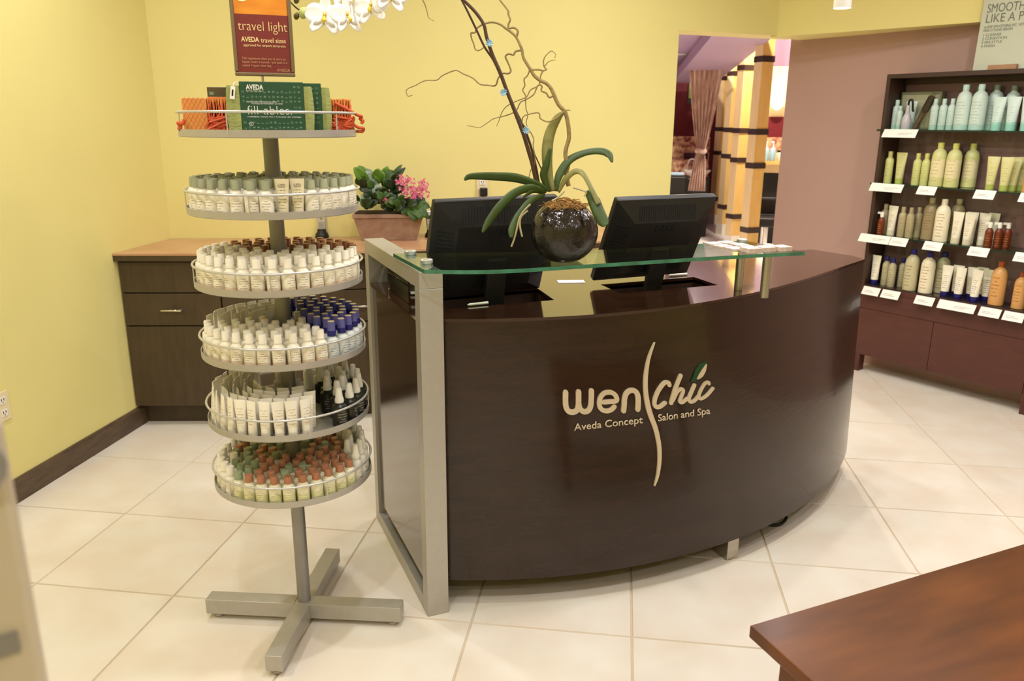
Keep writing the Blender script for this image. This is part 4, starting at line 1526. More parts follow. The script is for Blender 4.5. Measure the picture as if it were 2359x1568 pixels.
# clear trigger spray, brush in cellophane and the box behind them
t = thing('styling_kit_box', 'grey-green flat box standing behind the small aqua bottles', 'box', UM @ Vector((-.864, .150, SHZ[0] + .0004)), URZ)
put('carton', MB().box(-.118, .118, -.018, .018, 0, .212), mat('grey_green_carton', (132, 132, 102), 0.4), t, bevel=0.002)
put('window', MB().box(-.108, .108, -.0192, -.0182, .012, .195), mat('pale_carton_print', (176, 172, 140), 0.35, var=0.15, scale=14), t)
t = thing('trigger_spray', 'clear lilac trigger spray bottle with black trigger on the top display shelf', 'spray bottle', UM @ Vector((-.878, .03, SHZ[0] + .0004)), URZ)
put('body', MB().lathe([(.024, 0), (.026, .003), (.026, .055), (.018, .08), (.010, .095)], 16), mat('lilac_clear_plastic', (188, 184, 190), 0.2), t, smooth=38)
put('neck', MB().lathe([(.011, .0952), (.011, .12), (.009, .135)], 12), mat('lilac_clear_plastic', (188, 184, 190), 0.2), t, smooth=38)
put('trigger', MB().tube(smooth_pts([(.0, 0, .1355), (.004, -.004, .158), (.018, -.006, .166), (.026, -.006, .150), (.030, -.004, .115), (.034, 0, .10)], 5), [.006] * 26, 7), BLACKG, t, smooth=60)
t = thing('hair_brush', 'brown round hair brush in shiny cellophane leaning on the top display shelf', 'brush', UM @ Vector((-.826, .03, SHZ[0] + .0004)), URZ)
mx = Matrix.Rotation(R(17), 4, 'Y') @ Matrix.Rotation(R(-14), 4, 'X')
put('handle', MB().lathe([(.010, .004), (.014, .02), (.013, .09), (.010, .10)], 12, mx), mat('brown_brush_handle', (74, 50, 34), 0.3), t, smooth=40)
put('bristle_head', MB().lathe([(.012, .1005), (.019, .115), (.019, .185), (.012, .198)], 14, mx), mat('brown_bristles', (62, 42, 30), 0.6, var=0.4, scale=200, bump=1, bscale=500), t, smooth=40)
put('wrapper', MB().lathe([(.016, .006), (.0215, .03), (.0225, .12), (.021, .195), (.008, .205), (.017, .222)], 14, mx, cap=False), thin_glass('cellophane', (240, 236, 230), 3.0), t)

# poster on the unit
PGREY = mat('pale_grey_green_poster', (196, 200, 180), 0.5, var=0.03, scale=3)
PINK = mat('grey_poster_print', (110, 116, 104), 0.5)
po = thing('shelf_poster', 'pale grey-green poster standing on top of the display shelving', 'poster', UM @ Vector((-.558, .045, 1.7965)), URZ)
tl = Matrix.Rotation(R(-2), 4, 'X')
put('panel', MB().box(0, .46, 0, .006, 0.002, .60, tl), PGREY, po)
put('holder', MB().box(.085, .225, -.022, .016, 0, .024), mat('tan_wood_block', (168, 128, 92), 0.5, var=0.1, scale=20), po, bevel=0.001)


def ptext(body, size, x, z_, fit=None, bold=0.0):
    o = lettering('lettering', body, size, PINK, po, (0, 0, 0), fit=fit, bold=bold)
    for v in o.data.vertices:
        v.co = tl @ Vector((v.co.x + x, v.co.y - .0008, v.co.z + z_))
    return o


ptext('SMOOTH', .062, .022, .290, fit=.182, bold=.0)
ptext('LIKE A PRO', .062, .022, .240, fit=.255)
ptext('4-STEP SMOOTHING KIT, WITH', .019, .022, .212, fit=.205)
ptext('FREE STYLING BRUSH', .019, .022, .195, fit=.142)
for i, s_ in enumerate(('1 CLEANSE', '2 CONDITION', '3 PRE-STYLE', '4 FINISH')):
    ptext(s_, .019, .022, .172 - i * .0185)

# ================================================================== PENDANT LAMP
lp = at_dist(1940, 19, 3.95)
t = thing('pendant_lamp', 'small white cylinder pendant lamp hanging at the top right', 'lamp', lp)
put('shade', MB().lathe([(.036, .0), (.037, .002), (.037, .16), (.012, .165), (.012, .18)], 24, cap=False), mat('white_lamp_glass', (250, 246, 238), 0.3, coat=0.3), t, smooth=40)
put('bulb_face', MB().lathe([(.0345, .001), (.0345, .006)], 24), LIGHTEMIT, t)
put('stem', MB().cyl((0, 0, .18), (0, 0, CEIL - lp.z), .004, 8), STEEL, t)
ld = bpy.data.lights.new('pendant_light', 'AREA')
ld.shape = 'DISK'
ld.size = .06
ld.energy = 9
ld.color = LAMP_COL
lo = bpy.data.objects.new('bulb', ld)
COL.objects.link(lo)
lo.parent = t
lo.location = (0, 0, -.003)

# ================================================================== LOW TABLE (bottom right)
TZ_ = 0.45
ta = on_z(1727, 1440, TZ_)
tb = on_z(2359, 1252, TZ_)
tc_ = on_z(1870, 1568, TZ_)
an = math.atan2(tb.y - ta.y, tb.x - ta.x)
t = thing('low_table', 'warm brown wooden low table cut off at the bottom right corner', 'table', (ta.x, ta.y, 0), an)
sk = (Matrix.Rotation(-an, 3, 'Z') @ (tc_ - ta))
ka = sk.x / sk.y
DT = -.62
put('tabletop', MB().prism([(0, 0), (ka * DT, DT), (1.3 + ka * DT, DT), (1.3, 0)], TZ_ - .03, TZ_), TABLEWOOD, t, bevel=0.003)
put('apron', MB().prism([(.045 + ka * -.06, -.06), (.045 + ka * (DT + .04), DT + .04), (.065 + ka * (DT + .04), DT + .04), (.065 + ka * -.06, -.06)], TZ_ - .13, TZ_ - .0302), TABLEWOOD, t)
for x, y in ((.04, -.06), (.04 + ka * (DT + .09), DT + .09), (1.22, -.06), (1.22, DT + .09)):
    put('leg', MB().box(x, x + .055, y - .055, y, 0, TZ_ - .0304), TABLEWOOD, t, bevel=0.002)

# ================================================================== NEAR POST (left edge)
PB = mat('beige_satin_post', (206, 194, 172), 0.4, metal=0.1)
e = at_dist(12, 962, .55)
e0 = Vector((e.x, e.y, 0))
vdir = Vector((e.x - CAM.x, e.y - CAM.y, 0)).normalized()
an = math.atan2(vdir.y, vdir.x) - PI / 2
t = thing('metal_post', 'out of focus beige metal post standing close at the left edge', 'post', e0, an)
put('post', MB().box(-.16, -.002, .0, .07, 0, e.z), PB, t, bevel=0.006)
put('knob', MB().lathe([(.012, 0), (.012, .006), (.017, .008), (.017, .016), (.012, .020)], 16, Matrix.Translation((-.02, -.001, e.z - .024)) @ Matrix.Rotation(R(90), 4, 'X')), STEELD, t, smooth=40)
put('band', MB().box(-.1605, -.014, -.003, -.0004, e.z - .160, e.z - .145), STEELD, t)

# ================================================================== THINGS ON THE DESK
def card_at(name, label, cat, u, v, z, w_, d_, h_, rz, m, group=None):
    t = put(name, MB().box(-w_ / 2, w_ / 2, -d_ / 2, d_ / 2, 0, h_), m, loc=dloc(u, v, z), rz=DA + rz)
    return tag(t, label, cat, group)


card_at('note_card', 'small white card lying on the desktop between the monitors', 'card', .69, .415, ZT + .0004, .098, .05, .0012, R(-18), WHITEC)
NOTE = print_mat('handwritten_note_paper', (226, 210, 170), (110, 96, 76), -.2, .2, 1, .1)
t = thing('note_paper', 'cream handwritten paper lying in the desk well under the right monitor', 'paper', dloc(.845, .215, .8896), DA)
put('sheet', MB().box(-.075, .075, -.035, .035, 0, .001), mat('cream_paper', (226, 208, 164), 0.6), t)
r_ = random.Random(2)
for i in range(3):
    put('handwriting', MB().tube([(-.06 + k * .008, -.02 + i * .02 + r_.uniform(-.004, .004), .0014) for k in range(15)], .0006, 4), BLACKP, t)
for px0, py0, px1, py1, lab in ((1077, 702, 1124, 697, 'white pen lying on the desktop under the left monitor'), (1541, 634, 1582, 631, 'white pen lying on the desktop right of the right monitor stand')):
    a, b = on_z(px0, py0, ZT + .005), on_z(px1, py1, ZT + .005)
    L = (b - a).length
    t = thing('pen', lab, 'pen', (a + b) / 2, math.atan2(b.y - a.y, b.x - a.x), 'white pens on the desk')
    mx = Matrix.Rotation(R(90), 4, 'Y')
    put('barrel', MB().lathe([(.002, -L / 2), (.0045, -L / 2 + .008), (.0045, L / 4)], 10, mx), WHITEP, t, smooth=40)
    put('cap', MB().lathe([(.0048, L / 4 + .0004), (.0048, L / 2)], 10, mx), WHITEP, t, smooth=40)
t = thing('letter_tray', 'black letter tray with papers on the desk behind the silver frame', 'tray', dloc(.122, .545, ZT + .0004), DA)
for k in range(3):
    zz = k * .034
    put('tier', MB().box(-.045, .05, -.14, .14, zz, zz + .003).box(-.045, -.042, -.14, .14, zz + .003, zz + .028).box(.047, .05, -.14, .14, zz + .003, zz + .028), BLACKP, t)
    put('papers', MB().box(-.038, .044, -.15, .13, zz + .0034, zz + .010), WHITEC, t)

PCARD = mat('pink_cream_card', (226, 208, 190), 0.4, var=0.25, scale=90, col2=(196, 158, 144))
names = ['back left', 'back middle', 'back right', 'middle left', 'middle centre', 'middle right', 'front left', 'front middle', 'front right']
spots = [(1.035, .055), (1.092, .058), (1.1, .0), (1.03, -.005), (1.035, -.06), (1.095, -.055), (1.05, -.118), (1.108, -.115), (1.165, -.125)]
for k, (u, v) in enumerate(spots):
    hh = .012 if k in (6, 7, 8) else .004
    t = thing('card_stack', 'low stack of pink and cream cards on the glass shelf, %s of the group' % names[k], 'cards', dloc(u, v, 1.1264), DA + R(random.uniform(-4, 4)), 'card stacks on the glass shelf end')
    put('stack', MB().box(-.0245, .0245, -.024, .024, 0, hh), PCARD, t)
    put('top_card', MB().box(-.022, .022, -.021, .021, hh + .0002, hh + .0012), WHITEC, t)

# ================================================================== COUNTER THINGS
CZ = 0.8984


def cordless(label, px, py, rz, s_):
    p_ = on_z(px, py, CZ)
    t = thing('cordless_phone', label, 'phone', p_, rz, 'cordless phones on the back counter')
    t.scale = (s_, s_, s_)
    SIL = mat('silver_phone_plastic', (186, 184, 182), 0.3, metal=0.4)
    put('cradle', MB().lathe([(.038, 0), (.040, .006), (.036, .022), (.026, .034), (.024, .05)], 18), BLACKP, t, smooth=40)
    mx = Matrix.Rotation(R(-10), 4, 'X')
    hs = put('handset', MB().add([tuple(mx @ Vector(q)) for q in [(-.019, -.014, .028), (.019, -.014, .028), (.019, .010, .028), (-.019, .010, .028), (-.024, -.016, .12), (.024, -.016, .12), (.024, .008, .12), (-.024, .008, .12), (-.021, -.014, .175), (.021, -.014, .175), (.021, .006, .175), (-.021, .006, .175)]],
                                 [(0, 3, 2, 1), (8, 9, 10, 11)] + [(a + i, a + (i + 1) % 4, a + 4 + (i + 1) % 4, a + 4 + i) for a in (0, 4) for i in range(4)]), SIL, t, bevel=0.004)
    put('display', MB().box(-.015, .015, -.0185, -.0165, .122, .145, mx), BLACKG, hs)
    put('navigation_key', MB().lathe([(.008, 0), (.007, .002)], 14, mx @ Matrix.Translation((0, -.0166, .108)) @ Matrix.Rotation(R(90), 4, 'X')), CHROME, hs)
    for r in range(4):
        for c in range(3):
            put('key', MB().box(-.015 + c * .011, -.007 + c * .011, -.0178, -.0158, .045 + r * .012, .052 + r * .012, mx), STEELD, hs)
    put('antenna', MB().cyl(mx @ Vector((.015, 0, .174)), mx @ Vector((.015, 0, .20)), .004, 8), BLACKP, hs)
    return t


cordless('silver cordless phone in its cradle behind the spinner trays', 742, 547, R(8), .95)
cordless('silver cordless phone standing beside the left monitor', 992, 546, R(30), .82)
p_ = on_z(690, 544, CZ)
t = thing('wireless_router', 'small black router with upright antenna on the back counter', 'router', p_, R(12))
put('case', MB().box(-.05, .05, -.03, .03, 0, .018), BLACKP, t, bevel=0.004)
put('antenna', MB().tube([(.0, .0, .0182), (.001, 0, .035), (.002, 0, .05), (.003, 0, .14)], [.005, .0048, .003, .0026], 8), BLACKP, t, smooth=50)
put('cord', MB().tube(smooth_pts([(-.035, .01, .0185), (-.03, .03, .05), (-.005, .035, .066), (.025, .03, .05), (.035, .025, .0185)], 6), .0012, 5), BLACKP, t, smooth=60)

# planter with mixed plants
pa, pb_ = on_z(833, 554, CZ), on_z(960, 553, CZ)
pang = math.atan2(pb_.y - pa.y, pb_.x - pa.x)
pc = (pa + pb_) / 2
TERRA = mat('weathered_terracotta', (166, 134, 110), 0.75, var=0.14, scale=22, bump=0.3, bscale=70, col2=(146, 112, 90))
pl = thing('flower_planter', 'weathered terracotta trough planter with mixed leaves and pink flowers', 'planter', (pc.x, pc.y, CZ), pang)
w0, w1, d1, H_ = (pb_ - pa).length / 2, .182, .12, .142
m_ = MB()
P_ = [(-w0, 0, 0), (w0, 0, 0), (w0 - .004, d1, 0), (-w0 + .004, d1, 0)]
Q_ = [(-w1, -.02, H_ - .022), (w1, -.02, H_ - .022), (w1, d1 + .02, H_ - .022), (-w1, d1 + .02, H_ - .022)]
put('trough', MB().add(P_ + Q_, [(0, 3, 2, 1), (0, 1, 5, 4), (1, 2, 6, 5), (2, 3, 7, 6), (3, 0, 4, 7), (4, 5, 6, 7)]), TERRA, pl, bevel=0.003)
put('rim', MB().box(-w1 - .006, w1 + .006, -.026, d1 + .026, H_ - .0218, H_), TERRA, pl, bevel=0.003)
put('soil', MB().box(-w1 + .008, w1 - .008, -.012, d1 + .012, H_ + .0002, H_ + .006), mat('dark_soil', (58, 42, 28), 0.9, var=0.4, scale=80, bump=1.0, bscale=150), pl)
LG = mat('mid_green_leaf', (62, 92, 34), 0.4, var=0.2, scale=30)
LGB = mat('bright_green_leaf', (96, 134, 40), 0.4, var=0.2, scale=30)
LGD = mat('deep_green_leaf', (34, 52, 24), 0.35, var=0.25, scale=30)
LVAR = mat('silver_veined_leaf', (196, 208, 190), 0.4, var=0.4, scale=70, stretch=(1, 1, 2), col2=(70, 106, 66))
PINKF = mat('pink_petal', (226, 92, 138), 0.5, var=0.2, scale=60)
PINKL = mat('light_pink_petal', (240, 160, 184), 0.5)
pinv = (Matrix.Translation((pc.x, pc.y, CZ)) @ Matrix.Rotation(pang, 4, 'Z')).inverted()
pn = Vector((pc.x - CAM.x, pc.y - CAM.y, 0)).normalized()
rp = random.Random(21)


def ppl(px, py, off_=0.06):
    return pinv @ on_plane(px, py, pc + pn * off_, pn)


pside = (pinv.to_3x3() @ Vector((pn.y, -pn.x, 0))).normalized()


def broad_leaf(bx_, by, tx, ty, wpx, m, off_):
    a, b = ppl(bx_, by, off_), ppl(tx, ty, off_ + rp.uniform(-.05, .01))
    n = 7
    pts, wid = [], []
    d = b - a
    L = d.length
    bend = Vector((0, -.12, .10)) * L
    for i in range(n):
        k = i / (n - 1)
        pts.append(a + d * k + bend * math.sin(k * PI) * .8)
        wid.append(max(.0006, wpx * .0023 * .5 * (math.sin(PI * min(1, k * .92 + .06)) ** .7)))
    sd = d.cross(Vector((0, -1, .35))).normalized()
    return put('leaf', MB().leaf(pts, wid, sd, .2), m, pl, smooth=60, solid=.0006)


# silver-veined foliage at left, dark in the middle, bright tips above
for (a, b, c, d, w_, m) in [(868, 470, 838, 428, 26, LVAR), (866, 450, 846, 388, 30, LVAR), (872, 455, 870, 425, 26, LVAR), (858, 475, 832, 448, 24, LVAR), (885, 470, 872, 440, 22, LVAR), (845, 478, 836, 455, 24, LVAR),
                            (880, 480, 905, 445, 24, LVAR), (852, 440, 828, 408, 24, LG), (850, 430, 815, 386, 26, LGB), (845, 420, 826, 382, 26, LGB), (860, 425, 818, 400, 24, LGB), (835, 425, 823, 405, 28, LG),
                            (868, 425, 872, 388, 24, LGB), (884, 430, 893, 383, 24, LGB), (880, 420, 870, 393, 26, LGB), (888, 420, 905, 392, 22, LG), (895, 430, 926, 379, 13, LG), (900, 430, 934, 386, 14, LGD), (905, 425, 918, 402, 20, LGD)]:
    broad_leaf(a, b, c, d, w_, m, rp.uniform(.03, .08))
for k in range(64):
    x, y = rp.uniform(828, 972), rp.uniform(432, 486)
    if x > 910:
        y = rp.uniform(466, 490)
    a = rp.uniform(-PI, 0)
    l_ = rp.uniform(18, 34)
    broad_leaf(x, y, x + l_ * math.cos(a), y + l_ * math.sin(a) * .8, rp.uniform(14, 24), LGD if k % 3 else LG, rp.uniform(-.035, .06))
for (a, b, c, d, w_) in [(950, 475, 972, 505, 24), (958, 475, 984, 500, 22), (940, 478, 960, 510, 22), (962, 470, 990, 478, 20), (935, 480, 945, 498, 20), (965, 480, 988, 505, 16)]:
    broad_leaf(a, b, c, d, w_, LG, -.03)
# pink flower heads
for (cx, cy, rr, n) in [(938, 425, 24, 46), (966, 445, 22, 44), (948, 448, 22, 36), (975, 425, 15, 24), (925, 415, 15, 20), (887, 460, 9, 10), (955, 460, 12, 12)]:
    fm, fl = MB(), MB()
    c0 = ppl(cx, cy, -.01)
    for i in range(n):
        a, rr_ = rp.uniform(0, 2 * PI), rr * math.sqrt(rp.random())
        q = ppl(cx + rr_ * math.cos(a), cy + rr_ * math.sin(a) * .8, rp.uniform(-.04, .02))
        for k in range(5):
            an_ = 2 * PI * k / 5 + rp.random()
            dx = Vector((math.cos(an_), rp.uniform(-.5, .1), math.sin(an_))).normalized()
            s2 = Vector((-math.sin(an_), 0, math.cos(an_)))
            l_ = .0095
            (fm if (i + k) % 3 else fl).add([q, q + dx * l_ * .55 + s2 * l_ * .3, q + dx * l_, q + dx * l_ * .55 - s2 * l_ * .3], [(0, 1, 2, 3)])
    o_ = put('flower_head', fm, PINKF, pl, solid=.0005)
    o_['kind'] = 'stuff'
    o2 = put('pale_florets', fl, PINKL, o_, solid=.0005)
    o2['kind'] = 'stuff'
    put('stalk', MB().tube([c0 + Vector((0, .02, -.0)), (c0.x * .9, .05, H_ + .005)], .0022, 6), LG, pl, smooth=60)

# ================================================================== POTTED ORCHID
pp = dloc(.423, -.055, 1.1262)
on_v = Vector((pp.x - CAM.x, pp.y - CAM.y, 0)).normalized()
orc = thing('potted_orchid', 'tall white orchid with curly willow twigs in a black glossy ball pot', 'potted plant', pp)
POTM = mat('black_mercury_glass', (10, 8, 7), 0.10, metal=0.0, var=0.6, scale=60, coat=0.35, bump=0.5, bscale=55, col2=(44, 36, 30), spec=0.5)
PR = .0985
prof = []
for i in range(19):
    a = -PI / 2 + .40 + i / 18 * (PI - .40 - .72)
    prof.append((PR * math.cos(a), .083 + .0925 * math.sin(a)))
z0_ = prof[0][1]
prof = [(r, z - z0_) for r, z in prof]
ztop = prof[-1][1]
rt = prof[-1][0]
prof += [(rt - .004, ztop + .003), (rt - .008, ztop), (rt - .008, ztop - .02), (.001, ztop - .022)]
put('pot', MB().lathe(prof, 40), POTM, orc, smooth=50)


def op(px, py, off_=0.0):
    return on_plane(px, py, pp + on_v * off_, on_v) - pp


def z5(x, y, off_=0.0):
    return op(880 + x / 3.7333, y / 3.7333, off_)


MOSS = mat('dry_moss', (158, 118, 62), 0.9, var=0.4, scale=120)
mm = MB()
rm = random.Random(4)
for i in range(150):
    a, q = rm.uniform(0, 2 * PI), .062 * math.sqrt(rm.random())
    c = Vector((q * math.cos(a), q * math.sin(a), ztop - .006 + .022 * (1 - q / .062) + rm.uniform(0, .008)))
    pts = [c + Vector((rm.uniform(-.014, .014), rm.uniform(-.014, .014), rm.uniform(-.004, .012))) for _ in range(4)]
    mm.tube(smooth_pts(pts, 3), .0011, 4)
mo = put('moss', mm, MOSS, orc)
mo['kind'] = 'stuff'
put('moss_bed', MB().lathe([(.066, ztop - .02), (.06, ztop - .002), (.035, ztop + .01), (.005, ztop + .014)], 16), MOSS, orc, smooth=60)

OLEAF = mat('orchid_leaf_green', (56, 76, 22), 0.5, var=0.18, scale=14, stretch=(1, 1, 1))
OLEAFP = mat('orchid_leaf_pale', (128, 124, 66), 0.45, var=0.15, scale=14)
vup = Vector((0, 0, 1))
vright = Vector((on_v.y, -on_v.x, 0))


def strap(pts, wpx, m, offs, face=.6, n=5):
    """A strap leaf: pixel centre line, half-width in pixels, depth offsets."""
    P3 = [op(x, y, o_) for (x, y), o_ in zip(pts, lerp_list(offs, len(pts)))]
    P3 = smooth_pts(P3, n)
    Wd = [w_ * .00121 for w_ in lerp_list(wpx, len(P3))]
    sides = []
    for i, q in enumerate(P3):
        t_ = (P3[min(i + 1, len(P3) - 1)] - P3[max(i - 1, 0)]).normalized()
        s1 = t_.cross(on_v)
        if s1.length < .01:
            s1 = vup.copy()
        s1.normalize()
        sides.append((s1 * face + on_v * (1 - face)).normalized())
    return put('leaf', MB().leaf(P3, Wd, sides, .35), m, orc, smooth=60, solid=.0015)


strap([(1268, 440), (1235, 425), (1190, 411), (1140, 407), (1095, 406), (1078, 408), (1070, 415)], [3, 9, 11, 10, 8, 6, 2], OLEAF, [0, -.02, -.05, -.06], .75)
strap([(1258, 443), (1225, 433), (1185, 446), (1150, 478), (1125, 512), (1111, 535)], [4, 9, 10, 10, 8, 2], OLEAF, [0, -.06, -.11, -.13], .75)
strap([(1255, 448), (1222, 465), (1195, 500), (1180, 530), (1178, 547)], [4, 9, 10, 9, 3], OLEAF, [0, -.06, -.10, -.11], .7)
strap([(1274, 440), (1262, 395), (1260, 345), (1267, 305), (1284, 272), (1300, 258)], [5, 11, 13, 12, 9, 2], OLEAFP, [0, .02, .03, .01], .85)
strap([(1264, 440), (1252, 405), (1258, 380), (1268, 340)], [5, 9, 8, 3], OLEAF, [0, -.02, -.02], .8)
strap([(1278, 440), (1288, 400), (1312, 367), (1350, 350), (1385, 347), (1404, 356), (1410, 374)], [5, 11, 10, 8, 9, 9, 2], OLEAF, [0, .02, .03, .02, .0], .6)
strap([(1286, 442), (1302, 412), (1325, 394), (1345, 402), (1365, 438), (1380, 470)], [4, 8, 7, 6, 6, 7], OLEAFP, [0, -.02, -.06, -.08], .55)
strap([(1352, 440), (1368, 462), (1380, 490), (1390, 510), (1396, 519)], [6, 14, 14, 13, 5], OLEAF, [-.03, -.08, -.10, -.11], .85)
strap([(1250, 445), (1228, 440), (1205, 455)], [4, 6, 2], OLEAF, [0, -.03, -.05], .6)
# hanging air roots
ROOT = mat('pale_air_root', (176, 164, 126), 0.6, var=0.15, scale=60)
for pts in ([(1222, 470), (1205, 488), (1196, 505), (1190, 530), (1184, 552), (1178, 568)], [(1216, 485), (1200, 500), (1198, 522), (1203, 545)], [(1300, 440), (1285, 455), (1272, 462)], [(1320, 432), (1335, 436), (1350, 442), (1345, 452)]):
    put('air_root', MB().tube(smooth_pts([op(x, y, -.10) for x, y in pts], 5), .0028, 6), ROOT, orc, smooth=60)
# flower spikes, stakes, clips
SPIKE = mat('dark_flower_spike', (70, 46, 26), 0.45, var=0.2, scale=60)
SPIKEG = mat('green_flower_spike', (104, 96, 40), 0.45)
STAKE = mat('brown_stake', (96, 62, 30), 0.5)
put('flower_spike', MB().tube(smooth_pts([z5(1330, 1580), z5(1290, 1400), z5(1255, 1280), z5(1215, 1150), z5(1140, 950), z5(1070, 770), z5(1015, 620), z5(950, 470), z5(900, 320), z5(875, 210), z5(800, 100), z5(690, -10), z5(560, -130), z5(400, -250), z5(150, -320), z5(-120, -260), z5(-260, -120, -.01), z5(-330, 20, -.01), z5(-480, 95, -.01), z5(-620, 112, -.01), z5(-720, 80, -.01), z5(-800, 0, -.01), z5(-830, -60, -.01)], 5), lerp_list([.0058, .0055, .005, .0042, .0032, .0025, .0018], 111), 8), SPIKE, orc, smooth=60)
put('flower_spike', MB().tube(smooth_pts([z5(1350, 1580, .02), z5(1300, 1330, .02), z5(1235, 1130, .02), z5(1140, 930, .015), z5(1040, 700, .015), z5(960, 520, .015), z5(880, 400, .015), z5(800, 230, .015), z5(685, 0, .015), z5(560, -200, .015), z5(430, -300, .015), z5(250, -330, .01)], 4), lerp_list([.0038, .0034, .003, .002], 45), 8), SPIKE, orc, smooth=60)
put('stake', MB().tube([z5(1420, 1560, .03), z5(1200, 1080, .03)], .0022, 6), STAKE, orc, smooth=60)
CLIP = mat('light_blue_clip', (146, 190, 214), 0.4)
for (x, y) in ((925, 370), (1045, 795), (1240, 1120)):
    c = z5(x, y, -.008)
    cm = MB()
    for k in range(9):
        a = 2 * PI * k / 9
        d = (vright * math.cos(a) + vup * math.sin(a)) * .0095 + on_v * (-.004)
        cm.tube([c, c + d], [.0012, .0022], 5)
    cm.lathe([(.003, -.006), (.003, .006)], 8, Matrix.Translation(c))
    put('clip', cm, CLIP, orc)
# curly willow
TW = mat('tan_twig', (150, 128, 78), 0.6, var=0.2, scale=90)


def twig(pts, r0, r1, off_=0.03, wig=0.0):
    P3 = smooth_pts([z5(x, y, off_) for x, y in pts], 4)
    return put('twig', MB().tube(P3, lerp_list([r0 * 1.4, r1 * 1.5], len(P3)), 6), TW, orc, smooth=60)


put('willow_branch', MB().tube(smooth_pts([z5(x, y, .03) for x, y in [(1605, 1600), (1585, 1490), (1600, 1420), (1578, 1340), (1585, 1270), (1608, 1190), (1605, 1100), (1590, 1010), (1570, 955), (1520, 900), (1490, 840), (1460, 770), (1420, 720), (1360, 690), (1310, 650), (1280, 600), (1245, 545), (1215, 490), (1205, 430), (1185, 380), (1155, 320), (1110, 275), (1060, 240), (1020, 210), (950, 190), (880, 205), (820, 238), (800, 280), (765, 285), (770, 330), (790, 380), (800, 420), (830, 435), (875, 410)]], 3), lerp_list([.0066, .0062, .0058, .0052, .0044, .0036, .0028, .0022, .0015], 100), 7), TW, orc, smooth=60)
twig([(1155, 320), (1168, 265), (1135, 237), (1092, 240), (1088, 205), (1102, 170), (1087, 120), (1085, 92), (1050, 45), (1015, 0), (980, -60)], .0026, .0015)
twig([(1205, 430), (1150, 440), (1130, 470), (1090, 462), (1062, 485), (1085, 540), (1108, 605), (1085, 632), (1035, 630), (1000, 670), (975, 735), (900, 730), (840, 722), (780, 670), (700, 635), (640, 605), (570, 625), (510, 655), (470, 688), (390, 690), (340, 705), (280, 738), (235, 755), (208, 780), (222, 825), (262, 818)], .0024, .0008)
twig([(1280, 600), (1350, 598), (1385, 608), (1415, 595), (1395, 575), (1388, 530), (1400, 490), (1430, 455), (1460, 438), (1495, 470), (1480, 500)], .0022, .0007)
twig([(1395, 580), (1420, 540), (1455, 520), (1495, 516)], .0014, .0006)
twig([(1385, 608), (1365, 650), (1355, 720), (1330, 745), (1275, 775), (1245, 830), (1180, 860), (1110, 890), (1055, 930), (1020, 990), (1005, 1040), (985, 1085)], .0018, .0007)
twig([(1270, 600), (1250, 650), (1222, 680), (1228, 735), (1210, 775), (1235, 820), (1235, 870), (1240, 940), (1255, 985), (1240, 1050), (1250, 1090)], .0018, .0008)
twig([(1480, 815), (1440, 838), (1412, 800), (1370, 780), (1375, 740), (1340, 735), (1305, 810), (1240, 855), (1190, 880), (1150, 955), (1060, 995), (960, 1020), (900, 1060), (840, 1095), (770, 1085), (730, 1080)], .0022, .0007)
twig([(1560, 965), (1500, 1015), (1440, 1045), (1400, 1040), (1360, 1015), (1355, 980), (1330, 968), (1250, 985), (1215, 1005), (1205, 1050), (1240, 1100), (1280, 1140), (1305, 1200), (1300, 1250), (1315, 1340), (1310, 1420), (1280, 1460), (1262, 1530)], .0018, .0009, .01)
twig([(1565, 960), (1600, 945), (1622, 952)], .0022, .0008)
twig([(350, 0), (372, 45), (388, 100), (402, 152), (450, 182)], .0014, .0006)
twig([(1020, -60), (900, -120), (700, -150), (500, -110), (380, -60), (350, 0)], .002, .0014)
# blossoms
PET = mat('white_orchid_petal', (250, 247, 240), 0.55)
LIPY = mat('yellow_orchid_lip', (226, 196, 60), 0.5, var=0.2, scale=200)
BUD = mat('green_orchid_bud', (188, 196, 116), 0.5)
BUDB = mat('brown_orchid_bud', (96, 84, 40), 0.5)


